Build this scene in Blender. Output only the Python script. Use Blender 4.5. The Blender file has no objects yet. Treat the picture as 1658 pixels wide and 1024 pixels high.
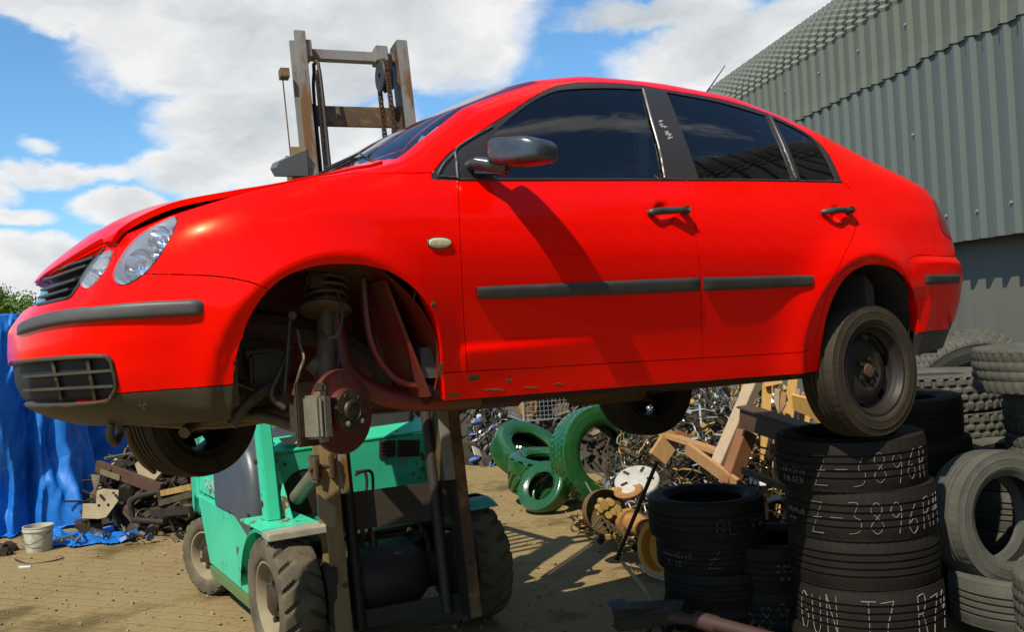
import bpy, bmesh, math, random
import numpy as np
from mathutils import Vector, Matrix, noise
from mathutils.bvhtree import BVHTree
from mathutils.interpolate import poly_3d_calc
random.seed(7)
S = bpy.context.scene
C = S.collection
R_ = math.radians
H = 1.72            # camera height above the yard
F = 1600.0          # focal length in photograph pixels
HY = 515.0
# ---------------------------------------------------------------- camera
cam_d = bpy.data.cameras.new('camera'); cam = bpy.data.objects.new('camera', cam_d); C.objects.link(cam)
ROLL = R_(3.5)      # the photograph leans a little
RW = Matrix.Rotation(ROLL, 3, 'Y'); RWI = RW.transposed(); CAM = Vector((0, 0, H))
cam.matrix_world = Matrix.Translation(CAM) @ RW.to_4x4() @ Matrix.Rotation(math.pi/2, 4, 'X')
cam_d.sensor_width = 36; cam_d.lens = 36*F/1658
cam_d.shift_y = (HY-512)/1658
cam_d.clip_start = 0.05; cam_d.clip_end = 3000
cam_d.dof.use_dof = False
S.camera = cam
# ---------------------------------------------------------------- sun and sky
SUN = (RW @ Vector((-.38, -.51, .77))).normalized()
sun_d = bpy.data.lights.new('sun', 'SUN'); sun = bpy.data.objects.new('sun', sun_d); C.objects.link(sun)
sun_d.energy = 5.0; sun_d.angle = R_(.5); sun_d.color = (1, .93, .80)
sun.rotation_euler = SUN.to_track_quat('Z', 'Y').to_euler()
S.view_settings.view_transform = 'Standard'; S.view_settings.look = 'None'
S.view_settings.exposure = 0.30; S.view_settings.gamma = 1
S.view_settings.use_curve_mapping = False
W = bpy.data.worlds.new('World'); S.world = W; W.use_nodes = True
SKY_STRENGTH = .066


def build_sky():
    nt = W.node_tree; N = nt.nodes; L = nt.links; N.clear()
    out = N.new('ShaderNodeOutputWorld'); bg = N.new('ShaderNodeBackground'); bg.inputs[1].default_value = SKY_STRENGTH
    L.new(bg.outputs[0], out.inputs[0])
    sky = N.new('ShaderNodeTexSky'); sky.sky_type = 'NISHITA'; sky.sun_disc = False
    sky.sun_elevation = math.asin(SUN.z); sky.sun_rotation = math.atan2(SUN.x, SUN.y)
    sky.air_density = 1.0; sky.dust_density = .4; sky.ozone_density = 2.2
    tc = N.new('ShaderNodeTexCoord')

    def math_(op, a, b=None, c=None, clamp=False):
        n = N.new('ShaderNodeMath'); n.operation = op; n.use_clamp = clamp
        for k, v in enumerate((a, b, c)):
            if v is None: continue
            if isinstance(v, (int, float)): n.inputs[k].default_value = v
            else: L.new(v, n.inputs[k])
        return n.outputs[0]

    def vmath(op, a, b=None):
        n = N.new('ShaderNodeVectorMath'); n.operation = op
        for k, v in enumerate((a, b)):
            if v is None: continue
            if isinstance(v, (tuple, Vector)): n.inputs[k].default_value = v
            else: L.new(v, n.inputs[k])
        return n.outputs['Value'] if op in ('LENGTH', 'DOT_PRODUCT', 'DISTANCE') else n.outputs[0]
    d = vmath('NORMALIZE', tc.outputs['Generated'])
    sep = N.new('ShaderNodeSeparateXYZ'); L.new(d, sep.inputs[0])

    def fbm(vec, scale, detail, rough, off=(0, 0, 0), stretch=(1, 1, 1.9), dist=0.0):
        mp = N.new('ShaderNodeMapping'); mp.inputs['Scale'].default_value = stretch; mp.inputs['Location'].default_value = off
        L.new(vec, mp.inputs[0])
        n = N.new('ShaderNodeTexNoise'); n.inputs['Scale'].default_value = scale; n.inputs['Detail'].default_value = detail
        n.inputs['Roughness'].default_value = rough; n.inputs['Distortion'].default_value = dist
        L.new(mp.outputs[0], n.inputs['Vector']); return n
    # cloud masses: soft blobs in sky directions, their edges broken up by noise
    warp = fbm(d, 3.2, 6, .62, (3, 1, 0)); w2 = vmath('SUBTRACT', warp.outputs['Color'], (.5, .5, .5))
    sc = N.new('ShaderNodeVectorMath'); sc.operation = 'SCALE'; L.new(w2, sc.inputs[0]); sc.inputs['Scale'].default_value = .13
    dw = vmath('ADD', d, sc.outputs[0])
    sdw = N.new('ShaderNodeSeparateXYZ'); L.new(dw, sdw.inputs[0])
    acc = None
    # (x, z) of direction at y = 1 and radii, strength
    for (px, py, rx, rz, s) in CLOUDS:
        X = (px-829)/F; Z = (HY-py)/F
        v = (RW @ Vector((X, 1, Z))).normalized()
        k = 1/math.sqrt(1+X*X+Z*Z)
        dx = math_('DIVIDE', math_('SUBTRACT', sdw.outputs[0], v.x), rx/F*k)
        dz = math_('DIVIDE', math_('SUBTRACT', sdw.outputs[2], v.z), rz/F*k)
        dy = math_('MULTIPLY', math_('SUBTRACT', sdw.outputs[1], v.y), 1.3)
        r2 = math_('ADD', math_('ADD', math_('MULTIPLY', dx, dx), math_('MULTIPLY', dz, dz)), math_('MULTIPLY', dy, dy))
        g = math_('MULTIPLY', math_('SUBTRACT', 1, r2, clamp=True), s)
        acc = g if acc is None else math_('MAXIMUM', acc, g)
    # elsewhere in the sky: scattered cumulus from noise alone
    front = math_('GREATER_THAN', sep.outputs[1], .80)
    n0 = fbm(d, 2.1, 7, .60, (7, 2, 5))
    back = math_('MULTIPLY', math_('SUBTRACT', n0.outputs[0], .505), 6.0, clamp=True)
    wy = math_('MULTIPLY', math_('SUBTRACT', sep.outputs[1], .70), 8, clamp=True)
    mixm = N.new('ShaderNodeMix'); mixm.data_type = 'FLOAT'
    L.new(wy, mixm.inputs[0]); L.new(back, mixm.inputs[2]); L.new(acc, mixm.inputs[3])
    n1 = fbm(dw, 9.0, 8, .58, (1, 5, 2))
    n2 = fbm(dw, 3.0, 5, .55, (4, 5, 9))
    dens = math_('ADD', mixm.outputs[0], math_('MULTIPLY', math_('SUBTRACT', n1.outputs[0], .5), 1.15))
    dens = math_('ADD', dens, math_('MULTIPLY', math_('SUBTRACT', n2.outputs[0], .5), .45))
    mr = N.new('ShaderNodeMapRange'); mr.interpolation_type = 'SMOOTHSTEP'; mr.inputs[1].default_value = .10; mr.inputs[2].default_value = .74
    L.new(dens, mr.inputs[0])
    # cloud body: bright tops, grey thick undersides
    up = vmath('ADD', dw, (0, 0, .035))
    n3 = fbm(up, 9.0, 6, .5, (1, 5, 2)); n4 = fbm(dw, 4.2, 6, .58, (2, 8, 3))
    sh = math_('ADD', math_('MULTIPLY', math_('SUBTRACT', n1.outputs[0], n3.outputs[0]), 1.6), math_('MULTIPLY', math_('SUBTRACT', n4.outputs[0], .47), 3.2))
    thick = math_('MULTIPLY', math_('SUBTRACT', dens, .45, clamp=True), .65)
    sh = math_('ADD', math_('ADD', .86, math_('MULTIPLY', sh, .5)), math_('MULTIPLY', thick, -.55), clamp=True)
    rp = N.new('ShaderNodeValToRGB'); cr = rp.color_ramp
    cr.elements[0].position = .25; cr.elements[0].color = CLOUD_DARK
    cr.elements[1].position = .95; cr.elements[1].color = CLOUD_LIGHT
    L.new(sh, rp.inputs[0])
    tint = N.new('ShaderNodeMix'); tint.data_type = 'RGBA'; tint.blend_type = 'MULTIPLY'; tint.inputs[0].default_value = 1
    L.new(sky.outputs[0], tint.inputs[6]); tint.inputs[7].default_value = SKY_TINT
    mx = N.new('ShaderNodeMix'); mx.data_type = 'RGBA'
    L.new(mr.outputs[0], mx.inputs[0]); L.new(tint.outputs[2], mx.inputs[6]); L.new(rp.outputs[0], mx.inputs[7])
    L.new(mx.outputs[2], bg.inputs[0])


CLOUDS = [  # px, py, rx, ry of cloud masses, as directions from the yard
    (150, -20, 190, 75, 1.2), (330, 30, 260, 120, 1.2), (500, 70, 250, 130, 1.3), (700, 40, 190, 120, 1.1), (400, 180, 150, 120, 1.2), (370, 270, 150, 60, 1.1), (520, 250, 130, 90, 1.2), (640, 200, 70, 60, .8),
    (150, 275, 200, 30, .85), (640, 290, 120, 50, .9), (225, 333, 90, 36, 1.1), (40, 425, 120, 52, 1.15), (20, 350, 90, 30, .9), (-20, 300, 70, 45, 1.0), (90, 228, 45, 24, .6),
    (1130, 80, 170, 75, 1.05), (1050, 15, 200, 35, .9), (1290, 30, 120, 70, 1.0), (1210, 130, 130, 60, .9), (60, 480, 190, 40, 1.0), (790, -30, 160, 60, .9),
    (900, 470, 300, 40, .9), (1500, 300, 300, 200, .9), (300, 470, 400, 40, .8)]
CLOUD_DARK = (4.9, 5.7, 6.3, 1); CLOUD_LIGHT = (11.2, 11.2, 11.2, 1); SKY_TINT = (1.15, 1.72, 2.05, 1)
build_sky()

# ---------------------------------------------------------------- helpers


def tag(o, label=None, cat=None, group=None, kind=None):
    if label: o['label'] = label
    if cat: o['category'] = cat
    if group: o['group'] = group
    if kind: o['kind'] = kind
    return o


def thing(name, label, cat, loc=(0, 0, 0), rz=0, group=None):
    o = bpy.data.objects.new(name, None); C.objects.link(o); o.empty_display_size = .1
    o.location = loc; o.rotation_euler = (0, 0, rz)
    return tag(o, label, cat, group)


def obj(name, bm, m, parent=None, smooth=0):
    """bm: bmesh -> linked mesh object; smooth = angle in degrees (0 flat)"""
    me = bpy.data.meshes.new(name)
    bm.normal_update()
    bm.to_mesh(me); bm.free()
    ms = m if isinstance(m, (list, tuple)) else [m]
    for k in ms: me.materials.append(k)
    if smooth:
        me.polygons.foreach_set('use_smooth', [True]*len(me.polygons))
        if smooth < 180: me.set_sharp_from_angle(angle=R_(smooth))
    o = bpy.data.objects.new(name, me); C.objects.link(o)
    if parent is not None: o.parent = parent
    return o


def P(px, py, Y):
    """world point on the sight line of photograph pixel px,py; things at their foot come to stand on the ground"""
    X = (px-829)/F*Y
    k = 1/(math.cos(ROLL)+math.sin(ROLL)*X/H)
    return CAM+RW @ Vector((X, Y, -(py-HY)/F*Y))*k


def PP(px, py, Y): return CAM+RW @ Vector(((px-829)/F*Y, Y, -(py-HY)/F*Y))


def PO(x, y, z): return CAM+RW @ Vector((x, y, z-H))


def GW(x, y):
    v = CAM+RW @ Vector((x, y, -H))/(math.cos(ROLL)+math.sin(ROLL)*x/H)
    return v


def box(bm, c, s, rot=None, mi=0, bev=0.0):
    r = bmesh.ops.create_cube(bm, size=1)
    M = Matrix.Translation(Vector(c)) @ (rot.to_4x4() if rot is not None else Matrix.Identity(4)) @ Matrix.Diagonal((s[0], s[1], s[2], 1))
    bmesh.ops.transform(bm, matrix=M, verts=r['verts'])
    fs = set(f for v in r['verts'] for f in v.link_faces)
    for f in fs: f.material_index = mi
    if bev > 0:
        es = set(e for v in r['verts'] for e in v.link_edges)
        q = bmesh.ops.bevel(bm, geom=list(es), offset=bev, segments=2, affect='EDGES', clamp_overlap=True)
        for f in q['faces']: f.material_index = mi
    return r['verts']


def beam(bm, a, b, w, h, up=(0, 0, 1), mi=0, bev=0.0):
    a = Vector(a); b = Vector(b); d = (b-a); L = d.length; d.normalize()
    u = Vector(up); s = d.cross(u)
    if s.length < 1e-4: s = d.cross(Vector((1, 0, 0)))
    s.normalize(); u = s.cross(d)
    rot = Matrix((s, d, u)).transposed()
    return box(bm, (a+b)/2, (w, L, h), rot, mi, bev)


def tube(bm, pts, r, n=8, mi=0, cap=True, rs=None):
    pts = [Vector(p) for p in pts]; rings = []
    prev = None
    for i, p in enumerate(pts):
        a = pts[max(i-1, 0)]; b = pts[min(i+1, len(pts)-1)]
        d = (b-a).normalized()
        if prev is None:
            u = d.orthogonal().normalized()
        else:
            u = (prev - d*prev.dot(d))
            u = u.normalized() if u.length > 1e-6 else d.orthogonal().normalized()
        prev = u; v = d.cross(u)
        rr = rs[i] if rs else r
        rings.append([bm.verts.new(p+(u*math.cos(2*math.pi*k/n)+v*math.sin(2*math.pi*k/n))*rr) for k in range(n)])
    for i in range(len(rings)-1):
        for k in range(n):
            f = bm.faces.new((rings[i][k], rings[i][(k+1) % n], rings[i+1][(k+1) % n], rings[i+1][k])); f.material_index = mi
    if cap:
        for q in (rings[0][::-1], rings[-1]):
            f = bm.faces.new(q); f.material_index = mi


def spline(pts, n=8):
    pts = [Vector(p) for p in pts]; out = []
    for i in range(len(pts)-1):
        p0 = pts[max(i-1, 0)]; p1 = pts[i]; p2 = pts[i+1]; p3 = pts[min(i+2, len(pts)-1)]
        for k in range(n):
            t = k/n
            out.append(.5*((2*p1)+(p2-p0)*t+(2*p0-5*p1+4*p2-p3)*t*t+(3*p1-p0-3*p2+p3)*t**3))
    out.append(pts[-1]); return out


def revolve(bm, prof, n=48, M=None, mod=None, mi=0, closed=False, a0=0, a1=2*math.pi):
    """prof = [(radius, axial)], axis = local Z"""
    full = abs(a1-a0-2*math.pi) < 1e-6
    cnt = n if full else n+1
    rings = []
    for k in range(cnt):
        a = a0+(a1-a0)*k/n; ca, sa = math.cos(a), math.sin(a)
        ring = []
        for j, (r, z) in enumerate(prof):
            if mod:
                r2, z2 = mod(a, j, r, z)
            else:
                r2, z2 = r, z
            v = Vector((r2*ca, r2*sa, z2))
            ring.append(bm.verts.new(M @ v if M else v))
        rings.append(ring)
    m = len(prof)
    for k in range(n if not full else n):
        A = rings[k]; B = rings[(k+1) % cnt]
        for j in range(m if closed else m-1):
            j2 = (j+1) % m
            try:
                f = bm.faces.new((A[j], B[j], B[j2], A[j2])); f.material_index = mi if isinstance(mi, int) else mi[j]
            except ValueError: pass


def prism(bm, pts, d, mi=0):
    """planar polygon pts (3D) extruded by vector d"""
    a = [bm.verts.new(Vector(p)) for p in pts]; b = [bm.verts.new(Vector(p)+Vector(d)) for p in pts]
    n = len(a); fs = [bm.faces.new(a), bm.faces.new(b[::-1])]
    for i in range(n): fs.append(bm.faces.new((a[i], b[i], b[(i+1) % n], a[(i+1) % n])))
    for f in fs: f.material_index = mi
    bmesh.ops.recalc_face_normals(bm, faces=fs)
    return a+b


def BM(): return bmesh.new()


MATS = {}


def mat(name, col, rough=.6, metal=0.0, col2=None, scale=8, amount=.5, bump=0.0, bscale=60, coat=0.0, spec=.5, col3=None, scale3=2.5, lim3=(.58, .68), sheen=0, detail=6, coords='Object', stretch=None, rough2=None):
    """procedural paint: base colour col broken up by col2 (fine noise) and patches of col3"""
    if name in MATS: return MATS[name]
    m = bpy.data.materials.new(name); m.use_nodes = True; nt = m.node_tree; N = nt.nodes; L = nt.links
    b = N['Principled BSDF']
    b.inputs['Roughness'].default_value = rough; b.inputs['Metallic'].default_value = metal
    b.inputs['Coat Weight'].default_value = coat; b.inputs['Coat Roughness'].default_value = .04
    b.inputs['Specular IOR Level'].default_value = spec
    c = (*col, 1); b.inputs['Base Color'].default_value = c
    tc = N.new('ShaderNodeTexCoord'); mp = N.new('ShaderNodeMapping'); L.new(tc.outputs[coords], mp.inputs[0])
    if stretch: mp.inputs['Scale'].default_value = stretch
    last = None
    if col2:
        n = N.new('ShaderNodeTexNoise'); n.inputs['Scale'].default_value = scale; n.inputs['Detail'].default_value = detail; n.inputs['Roughness'].default_value = .65
        L.new(mp.outputs[0], n.inputs['Vector'])
        rp = N.new('ShaderNodeValToRGB'); e = rp.color_ramp.elements
        e[0].position = max(0, .5-amount*.5); e[0].color = c; e[1].position = min(1, .5+amount*.5); e[1].color = (*col2, 1)
        L.new(n.outputs[0], rp.inputs[0]); last = rp.outputs[0]
    if col3:
        n = N.new('ShaderNodeTexNoise'); n.inputs['Scale'].default_value = scale3; n.inputs['Detail'].default_value = 9; n.inputs['Roughness'].default_value = .7
        mp2 = N.new('ShaderNodeMapping'); mp2.inputs['Location'].default_value = (3.1, 7.7, 1.3); L.new(mp.outputs[0], mp2.inputs[0])
        L.new(mp2.outputs[0], n.inputs['Vector'])
        mr = N.new('ShaderNodeMapRange'); mr.inputs[1].default_value = lim3[0]; mr.inputs[2].default_value = lim3[1]
        L.new(n.outputs[0], mr.inputs[0])
        mx = N.new('ShaderNodeMix'); mx.data_type = 'RGBA'; L.new(mr.outputs[0], mx.inputs[0])
        if last: L.new(last, mx.inputs[6])
        else: mx.inputs[6].default_value = c
        mx.inputs[7].default_value = (*col3, 1); last = mx.outputs[2]
        if rough2 is not None:
            rr = N.new('ShaderNodeMapRange'); rr.inputs[3].default_value = rough; rr.inputs[4].default_value = rough2
            L.new(mr.outputs[0], rr.inputs[0]); L.new(rr.outputs[0], b.inputs['Roughness'])
            if coat:
                r3 = N.new('ShaderNodeMapRange'); r3.inputs[3].default_value = coat; r3.inputs[4].default_value = 0
                L.new(mr.outputs[0], r3.inputs[0]); L.new(r3.outputs[0], b.inputs['Coat Weight'])
    if last: L.new(last, b.inputs['Base Color'])
    if bump:
        n = N.new('ShaderNodeTexNoise'); n.inputs['Scale'].default_value = bscale; n.inputs['Detail'].default_value = 5
        L.new(mp.outputs[0], n.inputs['Vector'])
        bp = N.new('ShaderNodeBump'); bp.inputs['Strength'].default_value = bump; bp.inputs['Distance'].default_value = .01
        L.new(n.outputs[0], bp.inputs['Height']); L.new(bp.outputs[0], b.inputs['Normal'])
    MATS[name] = m
    return m


def glass(name, tint, transp, rough=.02, ior=1.5):
    m = bpy.data.materials.new(name); m.use_nodes = True; nt = m.node_tree; N = nt.nodes; L = nt.links; N.clear()
    out = N.new('ShaderNodeOutputMaterial'); t = N.new('ShaderNodeBsdfTransparent'); t.inputs[0].default_value = (*tint, 1)
    g = N.new('ShaderNodeBsdfGlossy'); g.inputs['Roughness'].default_value = rough
    d = N.new('ShaderNodeBsdfDiffuse'); d.inputs[0].default_value = (.012, .012, .012, 1)
    fr = N.new('ShaderNodeFresnel'); fr.inputs[0].default_value = ior
    m1 = N.new('ShaderNodeMixShader'); m1.inputs[0].default_value = transp; L.new(d.outputs[0], m1.inputs[1]); L.new(t.outputs[0], m1.inputs[2])
    m2 = N.new('ShaderNodeMixShader'); L.new(fr.outputs[0], m2.inputs[0]); L.new(m1.outputs[0], m2.inputs[1]); L.new(g.outputs[0], m2.inputs[2])
    L.new(m2.outputs[0], out.inputs[0]); return m


def paint_red():
    m = mat('red_paint', (.84, .0025, .0), rough=.24, coat=.20, spec=.28, col2=(.76, .0025, .0), scale=3, amount=.9,
            col3=(.10, .035, .01), scale3=5.5, lim3=(.725, .76), rough2=.8, bump=.02, bscale=3)
    b = m.node_tree.nodes['Principled BSDF']; b.inputs['Specular Tint'].default_value = (1, .22, .05, 1); b.inputs['Coat Tint'].default_value = (1, .5, .4, 1)
    nt = m.node_tree; rl = b.inputs['Roughness'].links[0].from_socket
    n = nt.nodes.new('ShaderNodeTexNoise'); n.inputs['Scale'].default_value = 4.5; n.inputs['Detail'].default_value = 8; n.inputs['Roughness'].default_value = .7
    tc = nt.nodes.new('ShaderNodeTexCoord'); nt.links.new(tc.outputs['Object'], n.inputs['Vector'])
    mr = nt.nodes.new('ShaderNodeMapRange'); mr.inputs[1].default_value = .38; mr.inputs[2].default_value = .66; mr.inputs[3].default_value = -.10; mr.inputs[4].default_value = .10
    nt.links.new(n.outputs[0], mr.inputs[0]); ad = nt.nodes.new('ShaderNodeMath'); nt.links.new(rl, ad.inputs[0]); nt.links.new(mr.outputs[0], ad.inputs[1]); nt.links.new(ad.outputs[0], b.inputs['Roughness'])
    return m


M_RED = paint_red()
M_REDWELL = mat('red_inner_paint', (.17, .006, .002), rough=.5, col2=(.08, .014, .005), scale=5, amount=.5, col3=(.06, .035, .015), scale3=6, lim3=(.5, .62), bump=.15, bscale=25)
M_BLACKPL = mat('black_plastic', (.022, .021, .020), rough=.45, col2=(.045, .042, .037), scale=9, amount=.7, bump=.05, bscale=300)
M_GREYPL = mat('weathered_trim', (.040, .038, .034), rough=.5, col2=(.075, .07, .06), scale=10, amount=.7, bump=.05, bscale=300)
M_DUSTPL = mat('dusty_black_plastic', (.020, .015, .008), rough=.6, col2=(.055, .040, .015), scale=5, amount=.6, bump=.1, bscale=120, stretch=(1, 1, 2.5))
M_GLOSSBLK = mat('gloss_black', (.012, .012, .013), rough=.18, coat=.4)
M_FRAME = mat('window_frame_black', (.030, .024, .022), rough=.38)
M_MIRROR = mat('mirror_shell', (.018, .020, .025), rough=.26, spec=.8, col2=(.045, .05, .06), scale=35, amount=.5, bump=.08, bscale=150)
M_DARKMET = mat('greasy_metal', (.035, .025, .014), rough=.55, metal=.2, col2=(.12, .08, .035), scale=14, amount=.6, bump=.3, bscale=60)
M_RUST = mat('rust', (.085, .036, .014), rough=.8, col2=(.04, .018, .008), scale=18, amount=.6, bump=.3, bscale=80)
M_RUSTRED = mat('rusty_disc', (.12, .014, .006), rough=.6, metal=.2, col2=(.05, .012, .006), scale=16, amount=.6, bump=.15, bscale=60)
M_HUBMET = mat('dirty_hub', (.10, .07, .04), rough=.5, metal=.6, col2=(.03, .022, .014), scale=30, amount=.6, bump=.2, bscale=120)
M_STEEL = mat('bright_steel', (.50, .48, .42), rough=.35, metal=.8, col2=(.2, .17, .12), scale=40)
M_ALU = mat('cast_alloy', (.21, .19, .14), rough=.5, metal=.35, col2=(.15, .12, .08), scale=20, bump=.2)
M_RUBBER = mat('tyre_rubber', (.0065, .0055, .0045), rough=.7, spec=.18, col2=(.016, .012, .008), scale=7, amount=.7, bump=.12, bscale=160)  # black deepened so the stacks read as shaded
M_DUSTY = mat('dusty_rubber', (.013, .010, .007), rough=.75, spec=.3, col2=(.040, .029, .014), scale=5, amount=.55, bump=.25, bscale=70)
M_GREYTY = mat('weathered_rubber', (.036, .037, .030), rough=.8, col2=(.085, .08, .058), scale=8, amount=.6, bump=.2, bscale=90)
M_GREENTY = mat('green_painted_rubber', (.014, .085, .018), rough=.22, coat=.45, col2=(.007, .048, .010), scale=5, amount=.8, col3=(.05, .06, .012), scale3=4, lim3=(.55, .72), bump=.10, bscale=60)
M_CHALK = mat('chalk', (.27, .245, .22), rough=.9, col2=(.09, .08, .07), scale=90, amount=.7)
M_INT = mat('car_interior', (.075, .06, .05), rough=.8, col2=(.05, .04, .035), scale=9)
M_INTL = mat('interior_trim_pale', (.35, .40, .34), rough=.8)
M_GL = glass('tinted_window', (.50, .47, .39), .84, .01, 1.75)
M_WS = glass('windscreen_glass', (.62, .78, .82), .90, .01, 2.1)
M_LENS = glass('lamp_lens', (.95, .97, 1.0), .88, .02, 1.7)
M_LENS.node_tree.nodes['Diffuse BSDF'].inputs[0].default_value = (.62, .66, .72, 1)  # milky white in the lens stands in for reflected sky
M_CHROME = mat('reflector_chrome', (.80, .82, .86), rough=.12, metal=1.0)
M_TAIL = mat('tail_lamp_red', (.25, .004, .003), rough=.12, coat=.6)
M_WHITEL = mat('clear_lamp', (.55, .55, .50), rough=.15, coat=.5)
M_AMBER = mat('yellowed_lamp', (.36, .30, .12), rough=.2, coat=.6, col2=(.55, .5, .35), scale=60)
#@@CAR@@
# ================================================================ RED CAR
# car frame: x towards the tail, y away from the camera (right flank), z up; metres
CX, CYAW, CPIT, CROL = (-.9111, 3.6076, -.5471), .5704, -.022, -.0773
RC = Matrix.Rotation(CYAW, 3, 'Z') @ Matrix.Rotation(CPIT, 3, 'Y') @ Matrix.Rotation(CROL, 3, 'X')
MC = Matrix.Translation(CAM) @ RW.to_4x4() @ Matrix.Translation(Vector(CX)) @ RC.to_4x4()
MCI = MC.inverted()
EYE = MCI @ Vector((0, 0, H))
car = thing('red_car', 'faded red four-door saloon raised on forklift forks, near front wheel missing', 'car')
car.matrix_world = MC


def L3(px, py, yl):
    """car-frame point seen at photograph pixel on the plane y = yl"""
    d = MCI.to_3x3() @ RW @ Vector(((px-829)/F, 1, -(py-HY)/F))
    s = (yl-EYE.y)/d.y
    return EYE+d*s


def dirpx(px, py): return MCI.to_3x3() @ RW @ Vector(((px-829)/F, 1, -(py-HY)/F))


def topx(v):
    w = RWI @ ((MC @ v)-CAM)
    return (829+F*w.x/w.y, HY-F*w.z/w.y)


def ip(x, tab):
    return float(np.interp(x, [t[0] for t in tab], [t[1] for t in tab]))


def smooth_tab(tab, lo, hi, n=400, sig=.05):
    xs = np.linspace(lo, hi, n); ys = np.interp(xs, [t[0] for t in tab], [t[1] for t in tab])
    k = max(1, int(sig/((hi-lo)/n))); w = np.hanning(2*k+3); w /= w.sum()
    yp = np.pad(ys, k+1, mode='edge')
    # keep end slopes
    yp[:k+1] = ys[0]-(np.arange(k+1, 0, -1))*(ys[1]-ys[0]); yp[-k-1:] = ys[-1]+(np.arange(1, k+2))*(ys[-1]-ys[-2])
    ys = np.convolve(yp, w, 'valid')
    return lambda x: np.interp(x, xs, ys)


T_XF = smooth_tab([(.19, -.57), (.22, -.66), (.25, -.73), (.29, -.78), (.35, -.805), (.45, -.812), (.53, -.808), (.57, -.78), (.61, -.75), (.66, -.725), (.72, -.708), (.8, -.70)], .15, .85, sig=.02)
T_XR = smooth_tab([(.20, 3.25), (.32, 3.31), (.42, 3.37), (.5, 3.39), (.64, 3.39), (.69, 3.355), (.75, 3.345), (.815, 3.335), (.98, 3.27), (1.05, 3.22)], .15, 1.1, sig=.03)
T_W = smooth_tab([(.19, .700), (.22, .710), (.28, .724), (.35, .742), (.45, .771), (.55, .799), (.62, .816), (.68, .826), (.73, .828), (.80, .822), (.88, .807), (.95, .790), (1.02, .776), (1.1, .76)], .15, 1.2, sig=.03)
T_BOT = smooth_tab([(-.86, .205), (-.4, .20), (.3, .212), (2.05, .212), (2.7, .24), (3.4, .31)], -.9, 3.5, sig=.05)
T_CREST = smooth_tab([(-.80, .665), (-.72, .685), (-.60, .74), (-.43, .812), (-.24, .872), (-.05, .918), (.10, .940), (.25, .940), (.41, .930), (.81, .948), (1.41, .981), (1.88, .998), (2.29, 1.015), (2.6, 1.028), (2.95, 1.035), (3.1, 1.03), (3.2, 1.015), (3.32, .98), (3.42, .96)], -.85, 3.45, sig=.04)
T_RZ = smooth_tab([(-.85, 0), (-.10, .0), (.05, .010), (.17, .030), (.27, .062), (.376, .155), (.56, .29), (.75, .362), (.95, .425), (1.2, .462), (1.6, .462), (1.98, .435), (2.25, .365), (2.42, .305), (2.75, .145), (2.95, .062), (3.1, .022), (3.25, .0), (3.45, .0)], -.85, 3.45, sig=.05)
T_RY = smooth_tab([(-.85, .02), (.0, .02), (.27, .04), (.376, .075), (.75, .152), (.95, .18), (1.2, .195), (1.6, .205), (2.0, .205), (2.25, .195), (2.45, .17), (2.75, .11), (2.95, .07), (3.2, .03), (3.45, .03)], -.85, 3.45, sig=.06)
T_ZT = smooth_tab([(-.85, .69), (-.75, .715), (-.68, .765), (-.58, .812), (-.45, .858), (-.2, .922), (.0, .962), (.08, .980), (.5, 1.235), (.90, 1.430), (1.15, 1.480), (1.5, 1.498), (1.9, 1.486), (2.2, 1.445), (2.36, 1.395), (2.85, 1.165), (2.95, 1.135), (3.2, 1.095), (3.3, 1.06), (3.45, .97)], -.85, 3.45, sig=.06)
ARCH = [(-.01, .31, .335, .026, .10), (2.41, .33, .337, .046, .15)]


def flank(x, z):
    """outward offset of pressings in the side panels"""
    o = 0
    for (ax, az, r, h, w) in ARCH:
        d = math.hypot(x-ax, z-az)-r
        o += h*math.exp(-(max(d, 0)/w)**2*1.6)*(1 if d > .028 else .35+.65*max(0, d/.028)**.7)
    # pressed step low in the front door
    if .42 < x < 1.1:
        k = max(0, min(1, (1.05-x)/.5))*max(0, min(1, (x-.42)/.03))
        zz = .372+.02*(x-.45)
        if z < zz: o += .014*k*math.exp(-((z-zz)/.10)**2)
        elif z < zz+.022: o += .014*k*(1-(z-zz)/.022)
    if x > 2.75 and z < .70:   # bumper skin stands proud of the wing
        o += .014*min(1, (x-2.75)/.06)*min(1, (.70-z)/.015)
    # rear quarter waist
    if x > 2.3:
        o -= .012*math.exp(-((x-2.95)/.25)**2-((z-.78)/.10)**2)
    # bowls behind the door handles
    for (hx, hz) in ((1.296, .848), (2.277, .872)):
        d2 = ((x-hx)/.046)**2+((z-hz)/.040)**2
        if d2 < 1: o -= .022*(1-d2)**.8
    return o


NA, NB, NC_ = 54, 190, 34
NL, NG, NR = 64, 20, 26
XA, XB = .02, 2.70


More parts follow.
